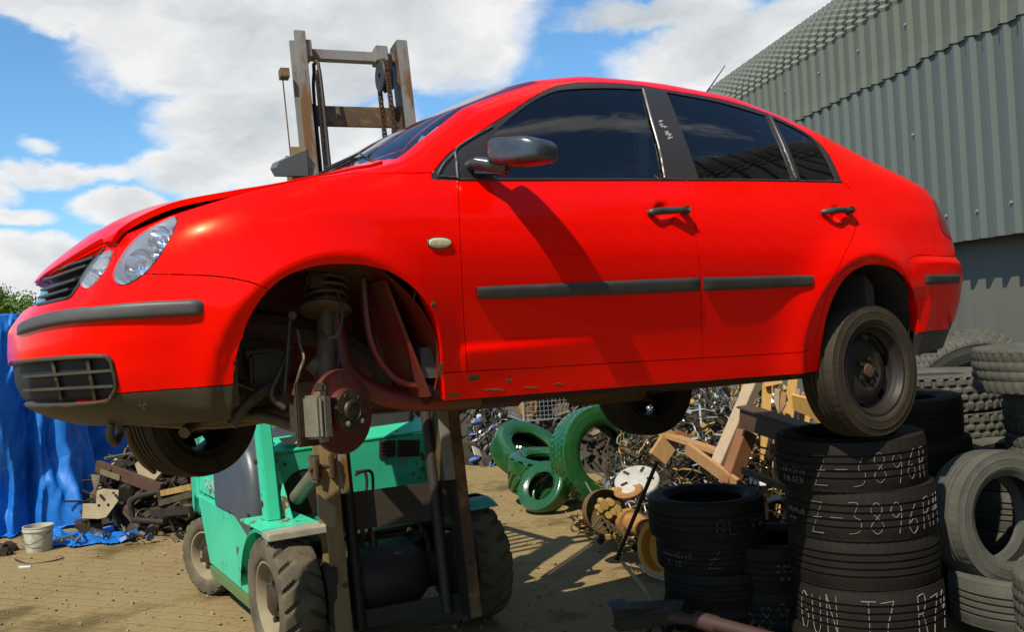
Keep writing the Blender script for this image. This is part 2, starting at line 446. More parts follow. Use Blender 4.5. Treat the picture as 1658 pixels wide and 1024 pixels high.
def shell_point(i, j):
    # station
    if i <= NA:
        th = (i/NA)*math.pi/2; kind = 0
    elif i <= NA+NB:
        t = (i-NA)/NB; kind = 1
    else:
        th = (1-(i-NA-NB)/NC_)*math.pi/2; kind = 2

    def xw(z, xf, xr, w, n0=2.5, n1=4.0):
        if kind == 0:
            return XA-(XA-xf)*math.cos(th)**(2/n0) if th < math.pi/2-1e-9 else XA, w*math.sin(th)**(2/n0)
        if kind == 1: return XA+(XB-XA)*t, w
        return XB+(xr-XB)*(math.cos(th)**(2/n1) if th < math.pi/2-1e-9 else 0), w*math.sin(th)**(2/n1)
    if j <= NL:
        v = j/NL; z = .5; x = 0
        for _ in range(6):
            x, w = xw(z, float(T_XF(z)), float(T_XR(z)), float(T_W(z)))
            zb = float(T_BOT(x)); zc = float(T_CREST(x)); z = zb+(zc-zb)*v
        x, w = xw(z, float(T_XF(z)), float(T_XR(z)), float(T_W(z)))
        if kind == 0 and w > .45 or kind == 1 or (kind == 2 and w > .5):
            w += flank(x, z)*(1 if kind == 1 else min(1, (w-.45)/.2))
        # fender crest is rounded over, more so at the nose
        nose = max(0, min(1, (.35-x)/.9))
        k = max(0, (v-.78)/.22)
        w -= k*k*(.015+.055*nose)*(w/.8)
        return Vector((x, -w, z))
    base = shell_point(i, NL)
    x = base.x; yb = -base.y
    zr = base.z+float(T_RZ(x)); yr = max(0, yb-float(T_RY(x))*min(1, yb/.5))
    if j <= NL+NG:
        v = (j-NL)/NG
        # bowed side glass
        bow = .022*math.sin(math.pi*v)*min(1, float(T_RZ(x))/.3)
        return Vector((x, -(yb+(yr-yb)*v+bow), base.z+(zr-base.z)*v))
    v = (j-NL-NG)/NR
    zt = max(float(T_ZT(x)), zr) if kind != 0 else float(T_ZT(x))
    if kind == 0: zt = base.z+(zt-base.z)*min(1, math.sin(th)*1.6)
    if kind == 2: zt = zr+(zt-zr)*min(1, math.sin(th)*1.5)
    y = yr*(1-v)
    p = 2.3
    ws = max(0, min(1, (x-.2)/.3))*max(0, min(1, (1.0-x)/.3))
    z = zr+(zt-zr)*(1-(1-v)**(p-.4*ws))
    return Vector((x, -y, z))


NI = NA+NB+NC_; NJ = NL+NG+NR
G = np.zeros((NI+1, NJ+1, 3))
for i in range(NI+1):
    bp = shell_point(i, NL)
    for j in range(NJ+1):
        G[i, j] = shell_point(i, j)
# soften the belt and roof rail along each section (strong at the rail)
for it in range(10):
    for jc, wd in ((NL+NG, 5), (NL, 4)):
        for j in range(jc-wd, jc+wd+1):
            if j <= 0 or j >= NJ: continue
            k = .5*(1-abs(j-jc)/(wd+1))
            sm = (G[:, j-1]+G[:, j+1])/2
            if jc == NL:   # only where the crest is a fender or a boot edge
                m_ = np.clip(np.abs(G[:, NL, 0]-1.35)-.95, 0, .3)/.3; k = k*m_[:, None]
            G[:, j, 1:] = G[:, j, 1:]*(1-k)+sm[:, 1:]*k
G[:, NJ, 1] = 0


def grid_normals(G):
    du = np.gradient(G, axis=0); dv = np.gradient(G, axis=1)
    n = np.cross(du, dv); l = np.linalg.norm(n, axis=2, keepdims=True); l[l < 1e-9] = 1
    return n/l


GN = grid_normals(G)
if GN[NA+60, 20, 1] > 0: GN = -GN
_vs = [Vector(G[i, j]) for i in range(NI+1) for j in range(NJ+1)]
_ns = [Vector(GN[i, j]) for i in range(NI+1) for j in range(NJ+1)]
_fs = []
for i in range(NI):
    for j in range(NJ):
        a = i*(NJ+1)+j; _fs.append((a, a+NJ+1, a+NJ+2, a+1))
BV = BVHTree.FromPolygons(_vs, _fs)


def shell_normal(p):
    co, n, fi, d = BV.find_nearest(p)
    f = _fs[fi]
    w = poly_3d_calc([_vs[k] for k in f], co)
    r = Vector((0, 0, 0))
    for k, ww in zip(f, w): r += _ns[k]*ww
    if r.length < 1e-6: return Vector((0, -1, 0))
    return r.normalized()


SH = BM()
bv = [SH.verts.new(v) for v in _vs]
lr = SH.faces.layers.int.new('row'); ls = SH.faces.layers.int.new('sta'); lp = SH.faces.layers.int.new('part')
for k, f in enumerate(_fs):
    a = [bv[q] for q in f]
    if (a[0].co-a[1].co).length < 1e-6 or (a[2].co-a[3].co).length < 1e-6:
        u = []
        for q in a:
            if not any((q.co-w.co).length < 1e-6 for w in u): u.append(q)
        if len(u) < 3: continue
        a = u
    try: ff = SH.faces.new(a)
    except ValueError: continue
    ff[lr] = k % NJ; ff[ls] = k//NJ


def inpoly(p, poly):
    x, y = p; c = False; n = len(poly); j = n-1
    for i in range(n):
        xi, yi = poly[i]; xj, yj = poly[j]
        if (yi > y) != (yj > y) and x < (xj-xi)*(y-yi)/(yj-yi)+xi: c = not c
        j = i
    return c


def smooth_poly(pts, n=4, closed=True):
    """catmull-rom through 2D points; a point given as (x, y, 1) is a sharp corner"""
    out = []; m = len(pts)
    for i in range(m if closed else m-1):
        p1 = pts[i]; p2 = pts[(i+1) % m]
        p0 = pts[i-1] if len(p1) < 3 else p1; p3 = pts[(i+2) % m] if len(p2) < 3 else p2
        if not closed and i == 0: p0 = p1
        if not closed and i == m-2: p3 = p2
        if len(p1) == 3 and len(p2) == 3:
            out.append((p1[0], p1[1])); continue
        for k in range(n):
            t = k/n
            out.append(tuple(.5*((2*p1[a])+(p2[a]-p0[a])*t+(2*p0[a]-5*p1[a]+4*p2[a]-p3[a])*t*t+(3*p1[a]-p0[a]-3*p2[a]+p3[a])*t**3) for a in (0, 1)))
    if not closed: out.append((pts[-1][0], pts[-1][1]))
    return out


def cut(poly, rows=(0, NJ), stas=(0, NI), proj='px', closed=True, clip=True):
    """score the shell along the outline (list of 2D points)"""
    if proj == 'px': to2 = topx
    elif proj == 'yz': to2 = lambda v: (v.y, v.z)
    elif proj == 'xy': to2 = lambda v: (v.x, v.y)
    else: to2 = lambda v: (v.x, v.z)
    xs = [p[0] for p in poly]; ys = [p[1] for p in poly]
    e = 1.5 if proj == 'px' else .004
    lo = (min(xs)-e, min(ys)-e); hi = (max(xs)+e, max(ys)+e)
    cand = {}
    cache = {}

    def bb(f):
        q = []
        for v in f.verts:
            if v not in cache: cache[v] = to2(v.co)
            q.append(cache[v])
        return (min(a[0] for a in q), min(a[1] for a in q), max(a[0] for a in q), max(a[1] for a in q))
    for f in SH.faces:
        if rows[0] <= f[lr] <= rows[1] and stas[0] <= f[ls] <= stas[1]:
            b = bb(f)
            if b[2] >= lo[0] and b[0] <= hi[0] and b[3] >= lo[1] and b[1] <= hi[1]: cand[f] = b
    n = len(poly)
    for i in range(n if closed else n-1):
        a = poly[i]; b = poly[(i+1) % n]
        if abs(a[0]-b[0])+abs(a[1]-b[1]) < 1e-7: continue
        if proj == 'px':
            da = dirpx(*a); db = dirpx(*b); co = EYE; no = da.cross(db).normalized()
        elif proj == 'yz': co = Vector((0, a[0], a[1])); no = Vector((0, b[1]-a[1], -(b[0]-a[0]))).normalized()
        elif proj == 'xy': co = Vector((a[0], a[1], 0)); no = Vector((b[1]-a[1], -(b[0]-a[0]), 0)).normalized()
        else: co = Vector((a[0], 0, a[1])); no = Vector((b[1]-a[1], 0, -(b[0]-a[0]))).normalized()
        s0 = (min(a[0], b[0]), min(a[1], b[1])); s1 = (max(a[0], b[0]), max(a[1], b[1]))
        sel = [f for f, q in cand.items() if q[2] >= s0[0] and q[0] <= s1[0] and q[3] >= s0[1] and q[1] <= s1[1]]
        # keep faces the segment really meets
        sel2 = []
        for f in sel:
            sg = [(v.co-co).dot(no) for v in f.verts]
            if min(sg) < -1e-6 and max(sg) > 1e-6: sel2.append(f)
        if not sel2: continue
        for f in sel2: cand.pop(f)
        es = set(e for f in sel2 for e in f.edges); vs = set(v for f in sel2 for v in f.verts)
        touched = set(f for e in es for f in e.link_faces)
        r = bmesh.ops.bisect_plane(SH, geom=list(sel2)+list(es)+list(vs), dist=1e-6, plane_co=co, plane_no=no)
        for g in r['geom']:
            if isinstance(g, bmesh.types.BMFace) and g.is_valid: cand[g] = bb(g)
        for f in touched:
            if f.is_valid and f not in cand and rows[0] <= f[lr] <= rows[1] and stas[0] <= f[ls] <= stas[1]: cand[f] = bb(f)


def classify(part, poly, rows=(0, NJ), stas=(0, NI), proj='px', only=None):
    if proj == 'px': to2 = topx
    elif proj == 'yz': to2 = lambda v: (v.y, v.z)
    elif proj == 'xy': to2 = lambda v: (v.x, v.y)
    else: to2 = lambda v: (v.x, v.z)
    for f in SH.faces:
        if rows[0] <= f[lr] <= rows[1] and stas[0] <= f[ls] <= stas[1] and (only is None or f[lp] in only):
            if inpoly(to2(f.calc_center_median()), poly): f[lp] = part


LOW = (0, NL+3); GREEN = (NL-6, NL+NG+1); SIDE = (0, NL+NG+1)
PID = dict(body=0, front_door=1, rear_door=2, front_bumper=3, rear_bumper=4, hood=5, windscreen=6, frame1=7, glass1=8, frame2=9, glass2=10, glass3=11,
           hole=12, headlamp=13, fog_frame=14, grille=15, valance=16, tail=17, rvalance=18, roundlamp=19, rearglass=20, quarter=21, front_fender=22, boot=23)
DLO = smooth_poly([(699, 284), (713, 264), (737, 240), (810, 192), (862, 158), (892, 142), (922, 135), (952, 133), (1001, 135), (1043, 139), (1076, 145), (1165, 160), (1241, 183), (1292, 207), (1323, 228), (1344, 252), (1364, 295, 1), (1286, 293.5), (1202, 292), (1111, 291.7), (1000, 291.6), (860, 291.6), (737, 291.6), (706, 291)], 3)
DLO_DOOR = [(741, 300), (740, 236), (745, 120), (1057, 120), (1058, 140), (1085, 215), (1111, 291.7), (1111.2, 300)]
GL1 = smooth_poly([(804, 288.5, 1), (797, 217, 1), (831, 187), (868, 161), (898, 148), (928, 143.5), (983, 142), (1040, 144, 1), (1052, 186), (1068, 240), (1077, 288.5, 1)], 3)
GL2 = smooth_poly([(1080, 149, 1), (1165, 165), (1240, 187, 1), (1264, 235), (1284, 291.0, 1), (1200, 289.6), (1132, 289, 1), (1110, 225)], 3)
GL3 = smooth_poly([(1252, 191, 1), (1277, 202), (1311, 221), (1329, 239), (1344, 265), (1355, 292.5, 1), (1297, 291.5, 1), (1277, 238)], 3)
DOOR1 = [(742, 291.7), (743, 330), (746, 400), (748, 450), (750, 500), (753, 550), (757, 602), (900, 594), (1000, 588), (1138, 580), (1136, 520), (1134.5, 450), (1130, 400), (1122, 330), (1111, 291.7)]
DOOR2 = smooth_poly([(1111, 291.7, 1), (1122, 330), (1130, 400), (1134.5, 450), (1136, 520), (1138, 580, 1), (1200, 577), (1280, 572), (1305, 569), (1318, 558), (1325, 535), (1333, 500), (1342, 470), (1352, 445), (1366, 415), (1380, 385), (1387, 365), (1388.5, 345), (1384, 322), (1376, 305), (1364, 295, 1)], 2)
ARCHF = smooth_poly([(372, 760, 1), (375, 660), (378, 625), (380, 590), (388, 560), (402, 520), (425, 482), (457, 452), (500, 434), (545, 428), (590, 430), (630, 441), (665, 463), (690, 490), (706, 520), (713, 555), (716, 590), (720, 640), (722, 760, 1)], 3)
ARCHR = smooth_poly([(1322, 700, 1), (1326, 600), (1330, 560), (1337, 520), (1348, 485), (1365, 455), (1385, 437), (1410, 429), (1440, 433), (1462, 447), (1477, 470), (1484, 500), (1487, 545), (1488, 575), (1489, 700, 1)], 3)
HEAD = smooth_poly([(283, 351), (262, 360), (232, 377), (206, 402), (189, 430), (184, 449), (192, 461), (208, 460), (232, 445), (254, 421), (272, 393), (286, 364)], 3)
ROUND = smooth_poly([(182, 405), (166, 411), (148, 427), (135, 448), (131, 461), (138, 468), (152, 461), (167, 443), (178, 424)], 3)
FOG = smooth_poly([(-30, 586, 1), (22, 586), (88, 580), (165, 576), (181, 584), (188, 622), (182, 641), (167, 651), (101, 655), (37, 655), (-30, 655, 1)], 3)
GRIL = smooth_poly([(40, 425, 1), (172, 399, 1), (160, 414), (141, 437), (127, 463), (114, 481), (97, 486), (62, 494), (30, 500, 1)], 3)
BUMPF = smooth_poly([(437, 470, 1), (402, 456), (340, 446.5), (240, 444, 1), (200, 445, 1), (186, 400, 1), (160, 398, 1), (20, 430, 1), (-80, 430, 1), (-80, 800, 1), (376, 800, 1), (376, 640, 1), (379, 590, 1), (402, 520)], 3)
VALF = smooth_poly([(-60, 655, 1), (101, 656, 1), (170, 652), (187, 641), (200, 637), (372, 624, 1), (382, 620, 1), (382, 760, 1), (-60, 760, 1)], 3)
HOODP = smooth_poly([(20, 432, 1), (77, 428), (132, 411), (169, 394, 1), (176, 398, 1), (190, 396, 1), (207, 377), (229, 355), (252, 342), (281, 337), (308, 329), (400, 306), (480, 287), (560, 272), (640, 258, 1), (640, 200, 1), (20, 200, 1)], 3)
BUMPR = smooth_poly([(1464, 447, 1), (1468, 430), (1477, 416), (1499, 413.5), (1542, 415.5, 1), (1600, 416, 1), (1600, 700, 1), (1484, 700, 1), (1485, 500, 1), (1478, 470)], 3)
VALR = [(1480, 540), (1546, 533), (1600, 530), (1600, 700), (1480, 700)]
TAIL = smooth_poly([(1511, 322, 1), (1521, 333), (1532, 358), (1539, 384), (1540, 388, 1), (1526, 376), (1517, 350)], 3)
# cut and sort
for (nm, poly, rows, stas, pj, cl) in [
        ('hole', ARCHF, LOW, (0, NA+70), 'px', True), ('hole', ARCHR, LOW, (NA+90, NI), 'px', True),
        ('frame0', DLO, SIDE, (0, NI), 'px', True)]:
    cut(poly, rows, stas, pj)
cut([(741, 293), (738.5, 262), (737, 238)], SIDE, proj='px', closed=False)
cut([(1058, 120), (1059, 143), (1085, 215), (1111, 291.7)], SIDE, proj='px', closed=False)
for g in (GL1, GL2, GL3): cut(g, SIDE)
cut(DOOR1[:-1]+[(1111, 291.7)], LOW, closed=False); cut([(700, 604.5), (722, 604), (757, 602)], LOW, closed=False); cut([(742, 291.7), (741.5, 280), (741, 262)], (NL-4, NL+6), closed=False)
cut(DOOR2[5*2-2:], LOW, closed=False)
cut(HEAD, LOW, (0, NA)); cut(ROUND, LOW, (0, NA)); cut(FOG, LOW, (0, NA)); cut(GRIL, LOW, (0, NA))
cut(smooth_poly([(437, 470, 1), (402, 456), (340, 446.5), (240, 444)], 3, closed=False), LOW, (0, NA+30), closed=False)
cut(VALF, LOW, (0, NA)); cut(HOODP, (NL-24, NL+NG+4), (0, NA+40)); cut(BUMPR[:20], LOW, (NA+150, NI), closed=False); cut(VALR, LOW, (NA+150, NI)); cut(TAIL, LOW, (NA+150, NI))
for f in SH.faces: f[lp] = 0
JR = NL+NG
WS0, WS1 = .17, .93
for f in SH.faces:
    c = f.calc_center_median(); r = f[lr]
    if r >= JR+1:
        if c.x < .12+.10*(abs(c.y)/.7)**2: f[lp] = PID['hood']
        elif c.x < .93 and c.x > .165+.10*(abs(c.y)/.7)**2: f[lp] = PID['windscreen']
        elif 2.40 < c.x < 2.84 and r >= JR+3: f[lp] = PID['rearglass']
        elif c.x > 2.93: f[lp] = PID['boot']
for f in SH.faces:
    if NL-24 <= f[lr] <= JR+1 and f[ls] <= NA+26:
        c = f.calc_center_median()
        if c.x < .19 and inpoly(topx(c), HOODP): f[lp] = PID['hood']
classify(PID['front_bumper'], BUMPF, LOW, (0, NA+4), only=(0,))
for f in SH.faces:
    if f[ls] < 22 and f[lp] == 0 and f[lr] < NL-1: f[lp] = PID['front_bumper']
classify(PID['frame1'], DLO, SIDE, only=(0,))
for f in SH.faces:
    if f[lp] == PID['frame1']:
        u, v = topx(f.calc_center_median())
        if inpoly((u, v), [(741, 310), (738.5, 262), (737, 238), (740, 100), (1058, 100), (1059, 143), (1085, 215), (1111, 291.7), (1112, 310)]): pass
        elif u < 745: f[lp] = PID['quarter']
        else: f[lp] = PID['frame2']
classify(PID['glass1'], GL1, SIDE, only=(PID['frame1'], PID['frame2']))
classify(PID['glass2'], GL2, SIDE, only=(PID['frame2'], PID['frame1'])); classify(PID['glass3'], GL3, SIDE, only=(PID['frame2'],))
classify(PID['front_door'], DOOR1, LOW, only=(0,)); classify(PID['rear_door'], DOOR2, LOW, only=(0,))
FENP = [(-200, -200), (742, -200)]+DOOR1[:7]+[(722, 604), (700, 604.5), (-200, 604.5)]
for f in SH.faces:
    if f[lp] == 0 and f[lr] <= NL+2:
        c = f.calc_center_median()
        if c.x < .6 and inpoly(topx(c), FENP): f[lp] = PID['front_fender']
classify(PID['hole'], ARCHF, LOW, (0, NA+70)); classify(PID['hole'], ARCHR, LOW, (NA+90, NI))
classify(PID['rear_bumper'], BUMPR, LOW, (NA+150, NI), only=(0,))
for f in SH.faces:
    if f[lp] == 0 and f[ls] > NI-14 and f.calc_center_median().z < .68: f[lp] = PID['rear_bumper']
classify(PID['headlamp'], HEAD, LOW, (0, NA)); classify(PID['roundlamp'], ROUND, LOW, (0, NA)); classify(PID['fog_frame'], FOG, LOW, (0, NA), only=(3, 22, 0))
classify(PID['grille'], GRIL, LOW, (0, NA), only=(3, 22, 0, 5)); classify(PID['valance'], VALF, LOW, (0, NA+6), only=(3, 22, 0))
for f in SH.faces:    # parts of grille and lower intake that wrap past the visible edge of the nose
    c = f.calc_center_median()
    if f[lp] == 3 and abs(c.y) < .40:
        if .595 < c.z < .72: f[lp] = PID['grille']
        elif .285 < c.z < .415: f[lp] = PID['fog_frame']
        elif c.z < .285: f[lp] = PID['valance']
classify(PID['rvalance'], VALR, LOW, (NA+150, NI), only=(4,)); classify(PID['tail'], TAIL, LOW, (NA+150, NI), only=(0, 4))
for f in SH.faces:
    c = f.calc_center_median()
    if f[lp] == 4 and c.z < .40 and f[ls] > NI-26: f[lp] = PID['rvalance']


def tidy():
    """give slivers cut off from their panel to the body"""
    for pid in PID.values():
        if pid in (0, 12): continue
        left = set(f for f in SH.faces if f[lp] == pid); comps = []
        while left:
            st = [left.pop()]; c = []
            while st:
                f = st.pop(); c.append(f)
                for e in f.edges:
                    for g in e.link_faces:
                        if g in left: left.remove(g); st.append(g)
            comps.append(c)
        if len(comps) < 2: continue
        ar = [sum(f.calc_area() for f in c) for c in comps]
        for c, a in zip(comps, ar):
            if a < .12*max(ar):
                for f in c: f[lp] = 0


tidy()


def shell_part(name, ids, m, parent, flange=.018, gap=.0018, lift=0.0, mirror=True, near=True, thick=0.0, label=None):
    """take faces of the given ids out of the shell as a panel of its own: shut-line gap, turned-in edge, mirrored flank"""
    if isinstance(ids, int): ids = (ids,)
    fs = [f for f in SH.faces if f[lp] in ids]
    if not fs: print('EMPTY', name); return None
    fset = set(fs); vm = {}; inset = {}
    verts = []; norms = []; faces = []
    bedges = []
    for f in fs:
        for l in f.loops:
            e = l.edge
            if sum(1 for g in e.link_faces if g in fset) == 1:
                mid = (e.verts[0].co+e.verts[1].co)/2
                if abs(mid.y) < 1e-5: continue
                bedges.append((l.vert, l.link_loop_next.vert))
                d = (e.verts[1].co-e.verts[0].co)
                if d.length < 1e-7: continue
                d.normalize(); w = f.calc_center_median()-mid; w -= d*w.dot(d)
                if w.length > 1e-9:
                    w.normalize()
                    for v in e.verts: inset.setdefault(v, Vector()); inset[v] += w
    def vid(v):
        if v not in vm:
            n = shell_normal(v.co); co = v.co+n*(lift(v.co) if callable(lift) else lift)
            if v in inset and gap:
                w = inset[v]; w = w-n*w.dot(n)
                if w.length > .2: co = co+w.normalized()*gap
            if abs(v.co.y) < 1e-5: co.y = 0; n.y = 0; n.normalize()
            vm[v] = len(verts); verts.append(co); norms.append(n)
        return vm[v]
    for f in fs: faces.append([vid(v) for v in f.verts])
    if flange:
        em = {}

        def fid(v, dep):
            k = (v, dep)
            if k not in em:
                n = norms[vm[v]]; em[k] = len(verts)
                verts.append(verts[vm[v]]-n*dep); w = inset.get(v, Vector((0, 0, 0)))
                norms.append(-w.normalized() if w.length > 1e-6 else n)
            return em[k]
        for a, b in bedges:
            faces.append([fid(b, 0.0), fid(a, 0.0), fid(a, flange), fid(b, flange)])
    sides = []
    if near: sides.append(1)
    if mirror: sides.append(-1)
    V = []; NN = []; FF = []
    for s in sides:
        ix = []
        for q, (v, n) in enumerate(zip(verts, norms)):
            if s == -1 and near and abs(v.y) < 1e-5: ix.append(q); continue
            ix.append(len(V)); V.append((v.x, v.y*s, v.z)); NN.append((n.x, n.y*s, n.z))
        for f in faces:
            g = [ix[k] for k in f]
            a = Vector((0, 0, 0)); c0 = Vector(V[g[0]])
            for k in range(1, len(g)-1): a += (Vector(V[g[k]])-c0).cross(Vector(V[g[k+1]])-c0)
            m_ = Vector((0, 0, 0))
            for k in g: m_ += Vector(NN[k])
            FF.append(g if a.dot(m_) >= 0 else g[::-1])
    me = bpy.data.meshes.new(name); me.from_pydata(V, [], FF); me.update()
    me.polygons.foreach_set('use_smooth', [True]*len(me.polygons))
    # orientation: make faces agree with shell normals
    me.normals_split_custom_set_from_vertices(NN)
    me.materials.append(m)
    ob = bpy.data.objects.new(name, me); C.objects.link(ob); ob.parent = parent
    if label: ob['label'] = label
    return ob


def on_shell(px, py, lift=0.0):
    d = dirpx(px, py).normalized()
    co, n, fi, dist = BV.ray_cast(EYE, d)
    if co is None: return None, None
    n = shell_normal(co)
    return co+n*lift, n


def patch(bm, poly, lift, depth, mi=0, res=10, rows=None, bulge=0.0):
    """raised trim: strip between two pixel lines (top, bottom), following the shell"""
    top, bot = poly
    n = len(top); m = res; prev = None; front = []
    for i in range(n):
        row = []
        for k in range(m+1):
            t = k/m
            co, nn = on_shell(top[i][0]*(1-t)+bot[i][0]*t, top[i][1]*(1-t)+bot[i][1]*t)
            if co is None: row = None; break
            e = min(i, n-1-i)/max(1, (n-1)); e = min(1, e*n/2.0)
            prof = math.sqrt(max(0, 1-(2*t-1)**4))
            row.append(bm.verts.new(co+nn*(lift*prof*(e**.5 if e < 1 else 1)+bulge*math.sin(math.pi*t))))
        if row is None: prev = None; continue
        if prev:
            for k in range(m): bm.faces.new((prev[k], row[k], row[k+1], prev[k+1])).material_index = mi
        prev = row


# panels
front_door = shell_part('front_door', PID['front_door'], M_RED, car, mirror=False)
rear_door = shell_part('rear_door', PID['rear_door'], M_RED, car, mirror=False)
far_doors = shell_part('far_side_door', (PID['front_door'],), M_RED, car, near=False)
far_doors2 = shell_part('far_side_door', (PID['rear_door'],), M_RED, car, near=False)
body = shell_part('body', PID['body'], M_RED, car, flange=.045)
fender = shell_part('front_fender', PID['front_fender'], M_RED, car, mirror=False, flange=.045)
fender2 = shell_part('front_fender', PID['front_fender'], M_RED, car, near=False, flange=.045)
hood = shell_part('hood', PID['hood'], M_RED, car, flange=.018, lift=lambda c: .008+.026*math.exp(-((c.x+.44)/.17)**2)*min(1, abs(c.y)/.35)+.004*math.exp(-((c.x+.55)/.05)**2)*math.sin(c.y*30), gap=.002)
boot = shell_part('boot_lid', PID['boot'], M_RED, car)
fbump = shell_part('front_bumper', PID['front_bumper'], M_RED, car, flange=.045)
rbump = shell_part('rear_bumper', PID['rear_bumper'], M_RED, car, flange=.045)
shell_part('lower_valance', PID['valance'], M_DUSTPL, fbump, flange=.03, lift=-.001)
shell_part('lower_valance', PID['rvalance'], M_BLACKPL, rbump, flange=.03, lift=-.004)
shell_part('windscreen', PID['windscreen'], M_WS, car, flange=0, gap=0)
shell_part('rear_window', PID['rearglass'], M_GL, car, flange=0, gap=0)
fr1 = shell_part('window_frame', PID['frame1'], M_FRAME, front_door, mirror=False, flange=.012, gap=.0008, lift=-.001)
fr2 = shell_part('window_frame', PID['frame2'], M_FRAME, rear_door, mirror=False, flange=.012, gap=.0008, lift=-.001)
shell_part('window_frame', PID['frame1'], M_FRAME, far_doors, near=False, flange=.012, gap=.0008, lift=-.001)
shell_part('window_frame', PID['frame2'], M_FRAME, far_doors2, near=False, flange=.012, gap=.0008, lift=-.001)
shell_part('quarter_trim', PID['quarter'], M_FRAME, fender, flange=.012, gap=.0008, lift=-.002)
shell_part('window', PID['glass1'], M_GL, front_door, mirror=False, flange=0, gap=-.001, lift=-.006)
shell_part('window', PID['glass2'], M_GL, rear_door, mirror=False, flange=0, gap=-.001, lift=-.006)
shell_part('quarter_window', PID['glass3'], M_GL, rear_door, mirror=False, flange=0, gap=-.001, lift=-.006)
shell_part('window', PID['glass1'], M_GL, far_doors, near=False, flange=0, gap=-.001, lift=-.006)
shell_part('window', (PID['glass2'], PID['glass3']), M_GL, far_doors2, near=False, flange=0, gap=-.001, lift=-.006)
shell_part('tail_light', PID['tail'], M_TAIL, car, flange=.02, mirror=False, lift=.002)


def disc_lines(cx, cy, rx, ry, n=14):
    top = []; bot = []
    for i in range(n+1):
        x = cx-rx*math.cos(math.pi*i/n); h = ry*math.sin(math.pi*i/n)**.6
        top.append((x, cy-h)); bot.append((x, cy+h))
    return top, bot


def lines(top, bot, n=24):
    def rs(p):
        p = smooth_poly([(a, b) for a, b in p], 6, closed=False)
        d = [0]
        for i in range(1, len(p)): d.append(d[-1]+math.dist(p[i-1], p[i]))
        t = np.linspace(0, d[-1], n)
        return list(zip(np.interp(t, d, [q[0] for q in p]), np.interp(t, d, [q[1] for q in p])))
    return rs(top), rs(bot)


def patch_obj(name, top, bot, lift, m, parent, n=24, bulge=0.0, res=10):
    bm = BM(); patch(bm, lines(top, bot, n), lift, 0, bulge=bulge, res=res); bmesh.ops.recalc_face_normals(bm, faces=bm.faces[:])
    # normals outwards
    s = sum((f.normal.dot(shell_normal(f.calc_center_median())) for f in bm.faces[:20]))
    if s < 0: bmesh.ops.reverse_faces(bm, faces=bm.faces[:])
    return obj(name, bm, m, parent, 60)


# bumper strip, door mouldings
patch_obj('bumper_strip', [(27, 529), (66, 512), (110, 502), (154, 496.5), (220, 489.6), (308, 485.6), (324, 486.5), (330, 491)], [(27, 545), (66, 533), (110, 525), (154, 521), (220, 516.6), (308, 512), (324, 510.5), (330, 505)], .016, M_GREYPL, fbump, 40)
patch_obj('moulding', [(779, 466), (784, 464), (950, 457), (1060, 452), (1134, 449.5)], [(779, 478), (784, 484.5), (950, 479.5), (1060, 475), (1134, 471.8)], .014, M_BLACKPL, front_door, 40)
patch_obj('moulding', [(1138, 449.5), (1220, 447.5), (1309, 446), (1314, 449)], [(1138, 471.5), (1220, 468.5), (1309, 463.5), (1314, 460)], .014, M_BLACKPL, rear_door, 30)
patch_obj('bumper_strip', [(1498, 447), (1502, 445), (1530, 444.3), (1554, 444.6)], [(1498, 457), (1502, 461), (1530, 460), (1554, 458.5)], .013, M_BLACKPL, rbump, 20)
patch_obj('side_indicator', *[list(q) for q in disc_lines(711, 393.6, 17.5, 8.8)], .010, M_AMBER, fender, 24)
patch_obj('lamp_rim', *[list(q) for q in disc_lines(711, 393.6, 19.5, 10.5)], .003, M_FRAME, fender, 24)
patch_obj('tail_lens', [(1524, 345), (1528, 347), (1531, 352)], [(1529, 364), (1532, 366), (1536, 367)], .010, M_WHITEL, car, 10)

# grille and lower intake
shell_part('grille', PID['grille'], M_GLOSSBLK, car, lift=-.02, flange=.02, gap=0)
bm = BM()
for (a, b) in (((70, 452), (138, 428)), ((66, 468), (122, 450)), ((62, 480), (110, 466)), ((58, 491), (98, 481)), ((76, 441), (150, 414))):
    t = []; q = []
    for k in range(10):
        x = a[0]+(b[0]-a[0])*k/9; y = a[1]+(b[1]-a[1])*k/9
        co, n = on_shell(x, y)
        if co is not None: t.append((co-n*.010, n))
    for i in range(len(t)-1):
        beam(bm, t[i][0], t[i+1][0]+(t[i+1][0]-t[i][0])*.1, .022, .007, up=(0, 0, 1))
gr = obj('grille_slat', bm, M_BLACKPL, car, 40)
bm = BM()
ring = [on_shell(*q)[0] for q in smooth_poly([(62, 494), (97, 486), (114, 481), (127, 463), (141, 437), (160, 414), (170, 402)], 4, closed=False)]
tube(bm, [r for r in ring if r], .006, 6)
obj('grille_surround', bm, M_BLACKPL, car, 60)
shell_part('lower_intake', PID['fog_frame'], mat('intake_black', (.006, .006, .005), rough=.7), fbump, lift=-.014, flange=.02, gap=0)
bm = BM()


def run(bm, pts, r, lift=0, n=6, m=12):
    pts = smooth_poly(pts, m, closed=False)
    co = [on_shell(*p) for p in pts]; co = [a+b*lift for a, b in co if a is not None]
    if len(co) > 1: tube(bm, co, r, n)


def slat(bm, a, b, w, h, k=12, lift=-.01, up=(0, 0, 1)):
    t = []
    for i in range(k):
        x = a[0]+(b[0]-a[0])*i/(k-1); y = a[1]+(b[1]-a[1])*i/(k-1)
        co, n = on_shell(x, y)
        if co is not None: t.append(co+n*lift)
    for i in range(len(t)-1): beam(bm, t[i], t[i+1]+(t[i+1]-t[i])*.08, w, h, up)


